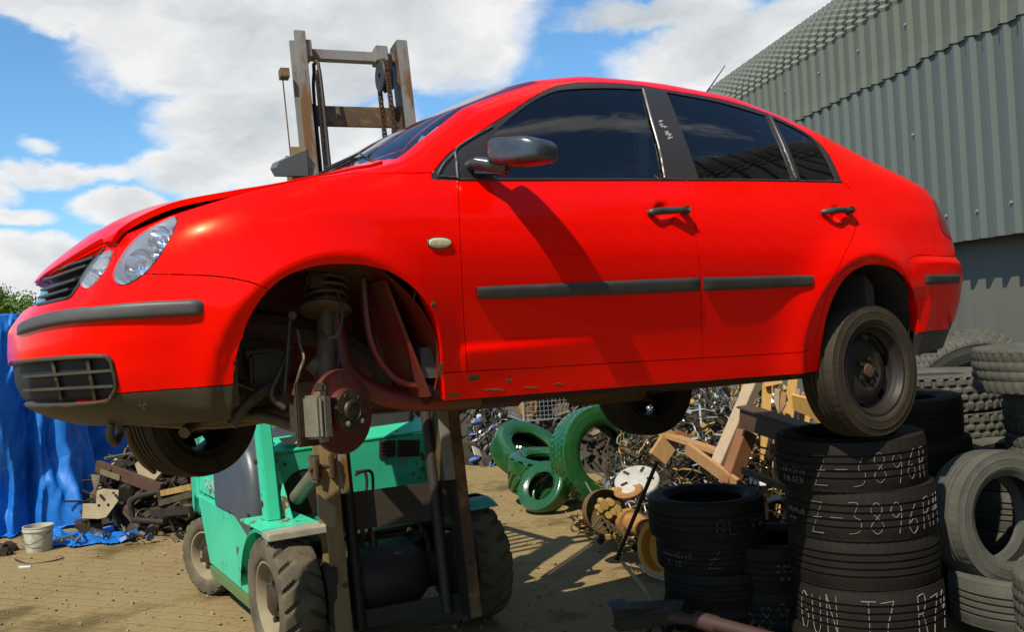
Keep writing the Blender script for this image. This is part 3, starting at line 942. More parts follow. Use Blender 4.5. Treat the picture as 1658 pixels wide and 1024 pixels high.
for y0, y1 in ((611, 601), (634, 627)): slat(bm, (38, y0), (182, y1), .016, .008, lift=-.006)
for (x0, x1) in ((82, 97), (140, 152)): slat(bm, (x0, 584), (x1, 648), .010, .010, 5, -.006, (.8, -.6, 0))
obj('intake_slat', bm, M_DUSTPL, fbump, 40)
bm = BM()
run(bm, [(24, 588), (88, 581), (160, 577), (178, 582), (184, 600), (188, 624), (182, 641), (167, 651), (101, 656), (38, 656)], .007, .002)
obj('intake_surround', bm, M_DUSTPL, fbump, 60)

# headlamps: lens, bowl, reflectors
M_REFL = mat('reflector_faceted', (.86, .88, .92), rough=.18, metal=.9, col2=(.5, .53, .58), scale=14, amount=.35, bump=.8, bscale=20)
for (nm, pid, c, r) in (('headlamp', PID['headlamp'], (236, 408), .050), ('round_headlamp', PID['roundlamp'], (156, 436), .040)):
    for near in (True, False):
        hl_ = shell_part(nm, pid, M_LENS, car, flange=.0, gap=.001, lift=.004, near=near, mirror=not near)
        shell_part('reflector', pid, M_REFL, hl_, lift=-.055, flange=0, gap=-.004, near=near, mirror=not near)
        shell_part('lamp_bezel', pid, mat('lamp_bezel_silver', (.78, .80, .84), rough=.25), hl_, lift=-.056, flange=-.055, gap=.0022, near=near, mirror=not near)
        if near: hl = hl_
    bm = BM()
    for cc, rr in (((c[0]-16, c[1]+22), r), ((c[0]+18, c[1]-22), r*.82)) if nm == 'headlamp' else ((c, r),):
        co, n = on_shell(*cc)
        q = Vector((-.75, -.55, .1)).normalized()
        M = Matrix.Translation(co-n*.012) @ q.to_track_quat('Z', 'Y').to_matrix().to_4x4()
        revolve(bm, [(.006, -.045), (rr*.5, -.040), (rr*.85, -.022), (rr, 0), (rr*1.06, 0), (rr*1.06, -.02)], 28, M)
        revolve(bm, [(.0005, -.012), (.007, -.013), (.009, -.02), (.007, -.045)], 12, M)
    obj('lamp_reflector', bm, M_CHROME, hl, 50)

# door handles
for par, (x0, x1, y) in ((front_door, (1049, 1110, 342)), (rear_door, (1329, 1375, 341.5))):
    bm = BM(); w = x1-x0
    pts = []; rs = []
    for t, l in ((0, .004), (.06, .02), (.25, .034), (.5, .040), (.72, .038), (.8, .036)):
        co, n = on_shell(x0+w*t, y+2.5-2.5*t); base = BV.find_nearest(co)[0]
        pts.append(co+Vector((0, -l, 0))); rs.append(.009+.006*math.sin(math.pi*min(1, t+.15)))
    p2 = spline(pts, 4); r2 = list(np.interp(np.linspace(0, 1, len(p2)), np.linspace(0, 1, len(rs)), rs))
    tube(bm, p2, .01, 10, rs=r2)
    co, n = on_shell(x0+w*.89, y)
    box(bm, co+Vector((0, -.020, 0)), (.034, .046, .030), bev=.008)
    obj('handle', bm, M_BLACKPL, par, 45)
    if par is front_door:
        bm = BM(); tube(bm, [co+Vector((.004, -.042, 0)), co+Vector((.004, -.0445, 0))], .007, 14); obj('lock', bm, M_STEEL, par, 30)

# wing mirror
mc = L3(843, 248, -.935)
mir_bm = BM()
bmesh.ops.create_uvsphere(mir_bm, u_segments=40, v_segments=24, radius=1)
for v in mir_bm.verts:
    p = v.co.copy(); e = .42
    q = Vector([math.copysign(abs(a)**e, a) for a in p])
    q.x *= .066; q.y *= .108; q.z *= .050
    t = (q.y/.108)            # +1 inboard, -1 outboard
    q.z *= 1-.12*max(0, -t)**2
    if q.x > .04: q.x = .04+(q.x-.04)*.5
    q.z -= .012*max(0, -t)**2 if q.z > 0 else 0; q.z += .010*max(0, t)
    q.x += .024*max(0, -t)**2
    if q.z < 0: q.z *= .82
    v.co = q
tilt = Matrix.Rotation(R_(16), 4, 'Z') @ Matrix.Rotation(R_(4), 4, 'X')
bmesh.ops.transform(mir_bm, matrix=Matrix.Translation(mc) @ tilt, verts=mir_bm.verts[:])
mirror = obj('wing_mirror', mir_bm, M_MIRROR, front_door, 180)
bm = BM(); box(bm, (.056, 0, .0), (.004, .17, .070), bev=.001)
bmesh.ops.transform(bm, matrix=Matrix.Translation(mc) @ tilt, verts=bm.verts[:])
obj('mirror_glass', bm, M_CHROME, mirror, 30)
bm = BM()
a, n = on_shell(768, 266)
a0 = L3(765, 262, -.785); b0 = mc+Vector((-.012, .075, -.028))
tube(bm, [a0+Vector((.0, .02, -.01)), a0+Vector((0, -.03, -.008)), (a0+b0)/2+Vector((0, -.01, -.004)), b0], .02, 12, rs=[.020, .020, .024, .030])
beam(bm, a0+Vector((.012, .015, -.02)), b0+Vector((.01, .0, -.01)), .06, .036, bev=.01)
obj('mirror_arm', bm, M_MIRROR, front_door, 50)
# mirror mounting sail and rubber edges
bm = BM(); run(bm, [(741, 289), (739, 262), (738, 243), (760, 226), (797, 205)], .005, .001); obj('sail_seal', bm, M_GREYPL, front_door, 60)
bm = BM(); run(bm, [(742, 290.7), (860, 290.6), (1000, 290.7), (1110, 290.8)], .0045, .0); obj('window_seal', bm, M_BLACKPL, front_door, 60)
bm = BM(); run(bm, [(1113, 291), (1202, 291.2), (1286, 292.7), (1363, 294.4)], .0045, .0); obj('window_seal', bm, M_BLACKPL, rear_door, 60)
bm = BM(); run(bm, [(1041, 144), (1052, 186), (1067, 240), (1076, 288)], .005, .001); obj('glass_channel', bm, mat('worn_channel', (.30, .28, .24), rough=.35, metal=.4, col2=(.12, .1, .09), scale=20), front_door, 60)
bm = BM(); run(bm, [(1246, 188), (1262, 222), (1276, 255), (1290, 291)], .009, .0); obj('window_divider', bm, M_FRAME, rear_door, 60)
bm = BM(); run(bm, [(708, 284), (718, 266), (738, 246)], .004, .001); run(bm, [(708, 285), (738, 287)], .003, .001); obj('quarter_seal', bm, M_GREYPL, fender, 60)
# paint scuffs on the centre pillar
bm = BM()
for k in range(9):
    x = 1071+k*2.2+random.uniform(-3, 3); y = 198+k*3.4+random.uniform(-3, 3)
    patch(bm, lines([(x-3, y-1), (x+3, y-2)], [(x-2, y+random.uniform(1, 4)), (x+2.5, y+1)], 4), .0018, 0, res=3)
obj('scuff', bm, mat('scuff_white', (.45, .45, .43), rough=.9, col2=(.08, .08, .08), scale=300, amount=.2), front_door)
# rust scabs on the sill
M_SCAB = mat('sill_rust', (.16, .09, .02), rough=.9, col2=(.05, .02, .006), scale=40, bump=.4, bscale=150)
bm = BM()
for (x, y, rx, ry) in ((767, 612, 10, 5), (824, 617, 4, 3.4), (735, 640, 12, 2.5), (800, 632, 16, 1.6), (702, 494, 4, 5), (714, 600, 2.5, 14), (860, 628, 12, 1.2), (905, 622, 9, 1)):
    t, b = disc_lines(x, y, rx, ry, 10)
    t = [(u+random.uniform(-.8, .8), v+random.uniform(-.8, .8)) for u, v in t]; patch(bm, (t, b), .0012, 0, res=3)
obj('rust_scab', bm, M_SCAB, body, 0)
# aerial, wipers, papers behind the windscreen
bm = BM(); a = L3(1150, 141, -.15); b = L3(1174, 106, -.15); tube(bm, [a+(a-b)*.4, a, b], .0035, 6, rs=[.006, .0035, .002]); obj('aerial', bm, M_FRAME, car, 60)


def top_pt(x, y, lift=0.0):
    co, n, fi, d = BV.ray_cast(Vector((x, -abs(y), 3)), Vector((0, 0, -1)))
    nn = shell_normal(co)
    if nn.z < 0: nn = -nn
    co = co+nn*lift
    return Vector((co.x, co.y if y < 0 else -co.y, co.z))


bm = BM()
for y0, y1, xx in ((-.55, -.02, .22), (.05, .60, .15)):
    tube(bm, [top_pt(.24+.04*abs(y0), y0*.9, .008), top_pt(xx+.10, (y0+y1)/2, .008), top_pt(xx+.08, y1, .008)], .004, 6)
    tube(bm, [top_pt(.14, y0*.2+y1*.8, .01), top_pt(xx+.09, (y0+y1)/2, .008)], .004, 6)
obj('wiper', bm, M_GLOSSBLK, car, 60)
bm = BM()
run_ = [(664, 241), (671, 231), (684, 226), (698, 225), (697, 232), (686, 240)]
vs = []
for q in run_:
    co, n = on_shell(*q)
    if co is not None: vs.append(co-n*.006)
if len(vs) > 2: prism(bm, vs, shell_normal(vs[0])*-.002)
obj('licence_disc', bm, mat('sticker_pale', (.55, .62, .66), rough=.6), car)
bm = BM()
for q in (((688, 214), (705, 200), (722, 197), (716, 210), (700, 222)), ((674, 224), (680, 214), (690, 216), (688, 224))):
    vs = [on_shell(*p)[0]-on_shell(*p)[1]*.012 for p in q if on_shell(*p)[0] is not None]
    if len(vs) > 2: prism(bm, vs, (0, 0, -.002))
obj('loose_paper', bm, mat('paper_dim', (.30, .40, .42), rough=.8), car)

# cabin
bm = BM()
box(bm, (1.55, 0, .34), (2.5, 1.44, .10)); box(bm, (.40, 0, .62), (.05, 1.36, .62)); box(bm, (.50, 0, .84), (.42, 1.36, .16), bev=.05)
box(bm, (2.62, 0, .62), (.06, 1.35, .6)); box(bm, (2.72, 0, .99), (.30, 1.2, .04))
for x in (1.02, 2.0):
    for y in ((-.36, .36) if x < 1.5 else (-.36, .0, .36)):
        box(bm, (x, y, .50), (.48, .50 if x < 1.5 else .46, .18), bev=.05)
        rot = Matrix.Rotation(R_(14), 3, 'Y')
        box(bm, (x+.30, y, .83), (.14, .46, .62), rot, bev=.05); box(bm, (x+.40, y, 1.19), (.09, .26, .16), rot, bev=.03)
obj('seats', bm, M_INT, car, 50)
bm = BM(); revolve(bm, [(.185+.013*math.cos(a), .013*math.sin(a)) for a in np.linspace(0, 2*math.pi, 9)[:-1]], 32, Matrix.Translation((.78, .36, .93)) @ Matrix.Rotation(R_(-65), 4, 'Y'), closed=True)
box(bm, (.74, .36, .91), (.06, .32, .04), Matrix.Rotation(R_(-65), 3, 'Y')); obj('steering_wheel', bm, M_INT, car, 50)
bm = BM()
for s in (1,):
    box(bm, (1.47, s*.70, 1.06), (.12, .05, .24), Matrix.Rotation(R_(3), 3, 'Y'), bev=.02)
beam(bm, (.72, .66, 1.22), (1.0, .60, 1.33), .04, .05, bev=.01)
obj('pillar_trim', bm, M_INTL, car, 40)
bm = BM()  # pale trim of the near centre pillar seen through the front glass
prism(bm, [L3(1036, 285, -.70), L3(1049, 285, -.70), L3(1052, 240, -.69), L3(1046, 200, -.67), L3(1038, 186, -.66), L3(1033, 215, -.68)], (0, .03, 0))
obj('belt_pillar_trim', bm, M_INTL, car, 40)
bm = BM(); box(bm, (1.5, 0, 1.36), (1.1, 1.0, .03), bev=.01); obj('headlining', bm, M_INT, car, 40)

# engine bay and underside
bm = BM()
box(bm, (-.30, .05, .50), (.52, .86, .40), bev=.04); box(bm, (-.50, 0, .45), (.08, 1.16, .40), bev=.01); box(bm, (-.1, .32, .52), (.5, .35, .36), bev=.03)
box(bm, (-.46, 0, .30), (.26, .92, .05), bev=.01); box(bm, (.25, 0, .55), (.05, 1.1, .7))
box(bm, (-.64, 0, .50), (.05, .8, .10), bev=.01); box(bm, (-.64, 0, .36), (.06, .8, .20), bev=.02)
obj('engine', bm, M_DARKMET, car, 40)
bm = BM()
box(bm, (1.25, 0, .245), (1.86, 1.42, .05), bev=.01)
box(bm, (2.45, 0, .40), (.9, .96, .05)); box(bm, (2.95, 0, .36), (.62, 1.25, .20), bev=.04)
for s in (-1, 1):
    beam(bm, (.34, s*.60, .22), (2.1, s*.60, .22), .07, .06)
    tube(bm, spline([(-.62, s*.46, .45), (-.2, s*.44, .50), (.10, s*.45, .44), (.30, s*.50, .30), (.45, s*.55, .225), (.75, s*.58, .215)], 5), .045, 8)
beam(bm, (.2, .1, .20), (2.2, .1, .21), .10, .08)
obj('underbody', bm, mat('underbody_brown', (.045, .012, .006), rough=.75, col2=(.03, .02, .012), scale=8, bump=.2), car, 40)
bm = BM()   # brake hose, wiring and tie rod in the near arch
tube(bm, spline([L3(470, 560, -.62), L3(455, 600, -.64), L3(440, 640, -.66), L3(462, 662, -.68)], 6), .010, 7)
obj('tie_rod', bm, M_HUBMET, car, 60)
bm = BM(); tube(bm, spline([L3(395, 575, -.5), L3(430, 570, -.5), L3(465, 580, -.5), L3(455, 610, -.52), L3(400, 655, -.55), L3(375, 690, -.55)], 6), .018, 8); obj('stabiliser_bar', bm, M_DARKMET, car, 60)
bm = BM(); bm.free()
for c_, s_ in ((L3(510, 455, -.60), (.07, .05, .05)), (L3(574, 452, -.56), (.05, .05, .04)), (L3(430, 600, -.5), (.12, .08, .10))): bm = BM(); box(bm, c_, s_, bev=.01); obj('mount_bracket', bm, M_HUBMET, car, 40)
# front wheel well
bm = BM()


def arch_liner(bm, cx, cz, r, y0, y1, a0, a1, wall=True, n=40):
    rows = []; sg = 1 if y0 > 0 else -1
    for k in range(n+1):
        a = R_(a0+(a1-a0)*k/n); row = []
        hit = BV.ray_cast(Vector((cx+r*math.cos(a), -2, max(.215, cz+r*math.sin(a)))), Vector((0, 1, 0)))[0]
        y0 = -sg*((hit.y if hit else -.75)+.014)
        for t in np.linspace(0, 1, 9):
            y = y0+(y1-y0)*t; rr = r*(1-.06*t*t)+.012*math.sin(t*9+k*.25)
            row.append(bm.verts.new((cx+rr*math.cos(a), y, cz+rr*math.sin(a))))
        rows.append(row)
    for i in range(n):
        for j in range(8): bm.faces.new((rows[i][j], rows[i][j+1], rows[i+1][j+1], rows[i+1][j]))
    if wall:
        c = bm.verts.new((cx, y1, cz-.1))
        for i in range(n): bm.faces.new((rows[i][8], c, rows[i+1][8]))


arch_liner(bm, -.01, .31, .352, -.80, -.36, -17, 125)
box(bm, (.24, -.60, .42), (.012, .30, .40), Matrix.Rotation(R_(-20), 3, 'Y'))
tube(bm, spline([(.05, -.56, .62), (.075, -.57, .45), (.10, -.58, .33), (.20, -.60, .25), (.34, -.62, .215), (.55, -.64, .21)], 5), .035, 8)
tube(bm, spline([(.14, -.66, .62), (.15, -.67, .42), (.22, -.68, .30), (.33, -.70, .26)], 5), .012, 6)
obj('wheel_well', bm, M_REDWELL, car, 60)
bm = BM(); arch_liner(bm, -.01, .31, .352, .80, .36, -17, 125)
obj('far_wheel_well', bm, mat('well_black', (.012, .009, .007), rough=.8), car, 60)
for sy in (-1, 1):
    bm = BM(); arch_liner(bm, 2.41, .33, .352, sy*.835, sy*.42, -10, 190)
    obj('rear_wheel_well', bm, mat('well_black', (.012, .009, .007), rough=.8), car, 60)
bm = BM(); arch_liner(bm, -.01, .31, .352, -.80, -.36, 125, 176, False)
obj('front_wheel_well', bm, mat('well_black', (.012, .009, .007), rough=.8), car, 60)
# strut, spring, knuckle, brake
HB = Vector((.018, -.72, .205)); AX = Vector((math.sin(R_(24)), -math.cos(R_(24)), .02)).normalized()
MH = Matrix.Translation(HB) @ AX.to_track_quat('Z', 'X').to_matrix().to_4x4()
bm = BM(); revolve(bm, [(.052, -.012), (.128, -.012), (.130, -.008), (.130, .006), (.128, .010), (.075, .010), (.070, .012), (.068, .036), (.060, .040), (.002, .040)], 56, MH)
disc = obj('brake_disc', bm, M_RUSTRED, car, 35)
bm = BM(); revolve(bm, [(.066, .036), (.0655, .043), (.050, .045), (.036, .045), (.034, .054), (.026, .056), (.024, .048), (.012, .048), (.001, .052)], 32, MH)
for k in range(5):
    a = 2*math.pi*k/5+.5
    revolve(bm, [(.009, .044), (.009, .050), (.004, .050), (.004, .045), (.0005, .045)], 10, MH @ Matrix.Translation((.050*math.cos(a), .050*math.sin(a), 0)))
obj('hub', bm, M_HUBMET, disc, 35)
bm = BM()
for a in (2.5, -2.35): revolve(bm, [(.0085, .045), (.009, .054), (.004, .058), (.0005, .058)], 8, MH @ Matrix.Translation((.047*math.cos(a), .047*math.sin(a), 0)))
obj('wheel_stud', bm, M_STEEL, disc, 35)
# caliper at the leading edge
CA = Matrix.Translation(HB) @ AX.to_track_quat('Z', 'X').to_matrix().to_4x4()
fx = CA.inverted().to_3x3() @ Vector((-1, 0, 0)); fx.z = 0; fx.normalize(); up = CA.inverted().to_3x3() @ Vector((0, 0, 1)); up.z = 0; up.normalize()
ROT = Matrix((fx, up, Vector((0, 0, 1)))).transposed()


def cal(bm, c, s, bev=.006, extra=None):
    vs = box(bm, (0, 0, 0), s, bev=bev)
    vs = [v for v in bm.verts if v not in seen]
    M = CA @ ROT.to_4x4() @ Matrix.Translation(Vector(c))
    bmesh.ops.transform(bm, matrix=M, verts=vs); seen.update(vs)


bm = BM(); seen = set()
cal(bm, (.112, -.01, .030), (.055, .15, .045), .015); cal(bm, (.135, -.01, .0), (.02, .13, .10), .008)
ca = obj('brake_caliper', bm, M_ALU, disc, 50)
bm = BM(); seen = set()
cal(bm, (.105, -.01, -.055), (.085, .12, .07), .02); cal(bm, (.12, .0, -.02), (.10, .19, .014), .004); cal(bm, (.05, .06, -.05), (.10, .05, .05), .015)
cal(bm, (.10, .075, .02), (.03, .03, .05), .008)
obj('caliper_bracket', bm, M_HUBMET, disc, 50)
bm = BM()
top = Vector((.055, -.56, .625)); bot = HB+Vector((-.02, .07, .10)); ax = (top-bot).normalized()
tube(bm, [bot, bot+(top-bot)*.35, bot+(top-bot)*.72], .030, 14, rs=[.034, .030, .027]); tube(bm, [bot+(top-bot)*.7, top], .012, 10)
Ms = Matrix.Translation(bot+(top-bot)*.66) @ ax.to_track_quat('Z', 'Y').to_matrix().to_4x4()
revolve(bm, [(.02, 0), (.078, .004), (.084, .012), (.080, .02), (.03, .016)], 30, Ms); revolve(bm, [(.02, .0), (.06, .0), (.068, .012), (.02, .02)], 26, Ms @ Matrix.Translation((0, 0, .115)))
obj('strut', bm, M_DARKMET, car, 50)
bm = BM(); pts = []
for k in range(90):
    a = k/90*2*math.pi*3.6; pts.append(Ms @ Vector((.066*math.cos(a), .066*math.sin(a), .02+.095*k/90)))
tube(bm, pts, .0065, 8); obj('coil_spring', bm, M_DARKMET, car, 60)
bm = BM()
tube(bm, spline([HB+Vector((-.05, .10, .16)), HB+Vector((.0, .08, .10)), HB+Vector((.03, .07, .02)), HB+Vector((.0, .09, -.08))], 4), .03, 8)
beam(bm, HB+Vector((-.04, .05, .105)), HB+Vector((.05, .05, .095)), .05, .04, bev=.008)
tube(bm, [HB+Vector((0, .10, 0)), Vector((.0, -.30, .33))], .016, 10); tube(bm, [HB+Vector((0, .09, 0)), HB+Vector((0, .19, .03))], .05, 12, rs=[.05, .035])
tube(bm, [HB+Vector((0, .08, -.09)), Vector((.0, -.35, .18))], .022, 8); tube(bm, spline([HB+Vector((-.02, .08, -.08)), Vector((-.16, -.5, .20)), Vector((-.32, -.42, .20)), Vector((-.40, -.50, .17))], 4), .018, 8)
tube(bm, [HB+Vector((-.10, .10, .03)), Vector((-.22, -.30, .34))], .012, 8)
obj('knuckle', bm, M_DARKMET, car, 50)
bm = BM(); a = L3(470, 512, -.66); b = L3(461, 645, -.66)
tube(bm, [a, b], .0065, 8); tube(bm, [a+Vector((0, .012, 0)), a-Vector((0, .02, 0))], .014, 10); tube(bm, [b+Vector((0, .012, 0)), b-Vector((0, .012, 0))], .016, 10)
obj('drop_link', bm, M_HUBMET, car, 50)
bm = BM(); tube(bm, spline([L3(545, 470, -.66), L3(554, 505, -.70), L3(548, 540, -.74), L3(530, 548, -.72), L3(520, 535, -.68)], 6), .005, 6); obj('hose', bm, M_DARKMET, car, 60)
bm = BM(); tube(bm, spline([L3(482, 535, -.70), L3(486, 560, -.72), L3(492, 580, -.74), L3(486, 600, -.76), L3(475, 640, -.74)], 6), .005, 6); obj('hose', bm, M_DARKMET, car, 60)
bm = BM(); tube(bm, spline([L3(545, 505, -.6), L3(550, 560, -.6), L3(540, 620, -.6)], 4), .006, 6); obj('hose', bm, M_DARKMET, car, 60)
bm = BM(); tube(bm, spline([L3(180, 688, -.35), L3(178, 705, -.35), L3(186, 718, -.33), L3(194, 705, -.3), L3(193, 688, -.3)], 6), .012, 8); obj('hose', bm, M_DARKMET, car, 60)
bm = BM(); tube(bm, spline([L3(205, 690, -.3), L3(212, 720, -.25), L3(230, 748, -.2), L3(250, 765, -.15)], 6), .009, 8); obj('hose', bm, M_DARKMET, car, 60)
bm = BM()
tube(bm, spline([(-.55, -.40, .235), (-.30, -.35, .20), (-.1, -.30, .20), (.1, -.3, .22)], 5), .03, 8)
tube(bm, [(-.30, -.30, .26), (-.10, .30, .28)], .03, 8); box(bm, (-.22, .1, .24), (.30, .4, .12), bev=.03); box(bm, (-.33, -.52, .33), (.16, .14, .22), bev=.02); box(bm, (-.42, -.45, .45), (.10, .30, .25), bev=.02)
tube(bm, [(.95, .25, .20), (1.6, .25, .20)], .03, 8); tube(bm, [(1.6, .25, .18), (2.0, .25, .18)], .07, 12)
beam(bm, (2.42, -.62, .22), (2.42, .62, .16), .08, .06)
for s in (-1, 1): beam(bm, (2.05, s*.50, .28), (2.42, s*.56, .20), .06, .06)
obj('running_gear', bm, M_DARKMET, car, 50)

# ---------------------------------------------------------------- tyres


def tyre_profile(R, w, ri, grooves=4, gd=.008, shoulder=.026, n_side=14):
    """closed section from inner bead round the tread; returns (profile, tread index range)"""
    h = w/2; p = []

    def ridge(t): return .0022 if abs(t-.31) < .04 or abs(t-.64) < .035 or t > .88 else 0
    p.append((ri, -h*.62)); p.append((ri-.004, -h*.80)); p.append((ri+.012, -h*.90))
    for t in np.linspace(.2, .92, n_side): p.append((ri+(R-ri)*t, -h*(.93+.09*math.sin(math.pi*min(1, t*1.05)))-ridge(t)))
    p.append((R-shoulder*.35, -h*.93)); t0 = len(p)
    tw = h*.84
    edges = [-tw]
    if grooves:
        gw = .0045
        cs = [(-1+2*(k+1)/(grooves+1))*tw*.86 for k in range(grooves)]
        p.append((R-.004, -tw))
        for c in cs: p += [(R, c-gw*1.3), (R-gd, c-gw), (R-gd, c+gw), (R, c+gw*1.3)]
        p.append((R-.004, tw))
    else:
        for t in np.linspace(-1, 1, 13): p.append((R-.004*t*t, t*tw))
    t1 = len(p)
    p.append((R-shoulder*.35, h*.93))
    for t in np.linspace(.92, .2, n_side): p.append((ri+(R-ri)*t, h*(.93+.09*math.sin(math.pi*min(1, t*1.05)))+ridge(t)))
    p.append((ri+.012, h*.90)); p.append((ri-.004, h*.80)); p.append((ri, h*.62))
    p.append((ri+.03, h*.5)); p.append((R-.022, h*.72)); p.append((R-.016, 0)); p.append((R-.022, -h*.72)); p.append((ri+.03, -h*.5))
    return p, t0, t1


TY = {}


def tyre_mesh(kind):
    """kind -> shared mesh, axis = Z, centre at origin"""
    if kind in TY: return TY[kind]
    R, w, ri, style, m = KINDS[kind]
    bm = BM()
    if style == 'road' or style == 'worn':
        p, t0, t1 = tyre_profile(R, w, ri, 4 if style == 'road' else 3)
        N_ = 144

        def mod(a, j, r, z):
            k = int(round(a/(2*math.pi)*N_))
            if t0 <= j < t1 and r > R-.006 and abs(z) > w*.27 and k % 3 == 0: r -= .004 if style == 'road' else .0015
            return r, z
        revolve(bm, p, N_, None, mod, closed=True)
    elif style == 'block':
        p, t0, t1 = tyre_profile(R, w, ri, 0)
        N_ = 240; gd = .013

        def mod(a, j, r, z):
            if t0 <= j < t1:
                tt = (j-t0)/(t1-t0-1)*12; k = a/(2*math.pi)*40; cell = tt/3.0; row = int(min(3, cell))
                fr = (k+.5*(row % 2)) % 1; ph = cell-row
                zig = .22*abs(((k*2) % 2)-1)
                if fr < .18 or fr > .94: r -= gd
                elif abs(ph-zig*.6) < .17 and 0 < tt < 12: r -= gd
                if j in (t0, t1-1) and (fr < .3): r -= gd
            elif j in (t0-1, t1) and (a/(2*math.pi)*40) % 1 < .3: r -= gd*.8
            return r, z
        revolve(bm, p, N_, None, mod, closed=True)
    elif style == 'fine':
        p, t0, t1 = tyre_profile(R, w, ri, 0)
        N_ = 200; gd = .008

        def mod(a, j, r, z):
            if t0 <= j < t1:
                tt = j-t0; k = a/(2*math.pi)*50
                if tt in (3, 6, 9): r -= gd
                elif (k+.33*((tt//3) % 3)) % 1 < .27: r -= gd*.8
            return r, z
        revolve(bm, p, N_, None, mod, closed=True)
    elif style == 'lug':
        p, t0, t1 = tyre_profile(R, w, ri, 0)
        N_ = 216; gd = .035

        def mod(a, j, r, z):
            if t0 <= j < t1:
                tt = (j-t0)/(t1-t0-1)*2-1; k = a/(2*math.pi)*18
                ph = (k+abs(tt)*1.0+(.5 if tt > 0 else 0)) % 1
                if ph > .42: r -= gd
            elif j in (t0-1, t1):
                k = a/(2*math.pi)*18; ph = (k+1.0+(.5 if j == t1 else 0)) % 1
                if ph > .42: r -= gd*.6
            return r, z
        revolve(bm, p, N_, None, mod, closed=True)
    else:   # smooth
        p, t0, t1 = tyre_profile(R, w, ri, 0)

        def mod(a, j, r, z):
            if t0 <= j < t1 and j % 3 == 0 and int(a*60) % 2: r -= .004
            return r, z
        revolve(bm, p, 96, None, mod, closed=True)
    bmesh.ops.recalc_face_normals(bm, faces=bm.faces[:])
    me = bpy.data.meshes.new('tyre_'+kind); bm.normal_update(); bm.to_mesh(me); bm.free(); me.materials.append(m)
    me.polygons.foreach_set('use_smooth', [True]*len(me.polygons)); me.set_sharp_from_angle(angle=R_(32))
    TY[kind] = me
    return me


KINDS = {
    'wheel': (.290, .175, .190, 'road', M_DUSTY), 'car': (.305, .205, .195, 'road', M_RUBBER), 'small': (.29, .18, .18, 'road', M_RUBBER),
    'smooth': (.305, .20, .200, 'worn', M_RUBBER), 'sedan': (.30, .20, .19, 'road', M_GREYTY),
    'block': (.40, .20, .215, 'block', M_GREYTY), 'fine': (.37, .21, .20, 'fine', M_GREYTY),
    'lift': (.325, .205, .185, 'lugworn', M_DUSTY), 'green_truck': (.455, .26, .27, 'fine', M_GREENTY), 'green_plain': (.44, .26, .25, 'worn', M_GREENTY),
    'green_lug': (.36, .34, .20, 'lug', M_GREENTY), 'green_small': (.30, .17, .17, 'smooth', M_GREENTY)}


def place_tyre(kind, loc, rot, label, group, name='tyre', rz=0):
    o = bpy.data.objects.new(name, tyre_mesh(kind)); C.objects.link(o)
    o.location = loc; o.rotation_euler = rot
    return tag(o, label, 'tyre', group)


def rim(bm, R=.196, w=.16, hubr=.06, hole=True, M=None, dish=.045):
    revolve(bm, [(R-.012, -w/2), (R, -w/2), (R, -w/2+.012), (R-.014, -w/2+.02), (R-.03, -.02), (R-.03, w/2-.04), (R-.012, w/2-.02), (R, w/2-.010), (R+.004, w/2), (R-.006, w/2), (R-.018, w/2-.03)], 56, M)


def wheel(parent, c, axis, steel, outer=1, nm='wheel'):
    M = Matrix.Translation(Vector(c)) @ Vector(axis).normalized().to_track_quat('Z', 'Y').to_matrix().to_4x4()
    bm = BM(); rim(bm, M=M)
    # pressed disc with holes
    prof = [(.178, .045), (.172, .020), (.160, .012), (.135, .020), (.112, .038), (.085, .040), (.070, .030), (.045, .028), (.035, .030), (.033, .040), (.001, .042)]
    n = 60; rings = []
    for k in range(n):
        a = 2*math.pi*k/n; rings.append([bm.verts.new(M @ Vector((r*math.cos(a), r*math.sin(a), z))) for r, z in prof])
    for k in range(n):
        for j in range(len(prof)-1):
            if 1 <= j <= 2 and k % 5 in (1, 2, 3) and (k//5) % 2 == 0: continue
            bm.faces.new((rings[k][j], rings[(k+1) % n][j], rings[(k+1) % n][j+1], rings[k][j+1]))
    for k in range(5):
        a = 2*math.pi*k/5; tube(bm, [M @ Vector((.052*math.cos(a), .052*math.sin(a), .025)), M @ Vector((.052*math.cos(a), .052*math.sin(a), .045))], .010, 6)
    w = obj(nm, bm, steel, parent, 35)
    t = bpy.data.objects.new('tyre', tyre_mesh('wheel')); C.objects.link(t); t.parent = w; t.matrix_local = M
    bm = BM(); revolve(bm, [(.030, .042), (.028, .050), (.001, .052)], 20, M); revolve(bm, [(.10, -.09), (.105, -.02), (.02, -.02)], 30, M)
    obj('hub_centre', bm, M_RUST, w, 40)
    return w


M_WHEELBLK = mat('wheel_black', (.009, .008, .008), rough=.5, spec=.3, col2=(.026, .019, .013), scale=12)
w1 = wheel(car, (2.462, -.715, .205), (0, -1, .0), M_WHEELBLK)
w2 = wheel(car, (2.42, .70, .185), (0, 1, 0), M_WHEELBLK)
w3 = wheel(car, (-.06, .68, .225), (-math.sin(R_(24)), math.cos(R_(24)), 0), M_WHEELBLK)

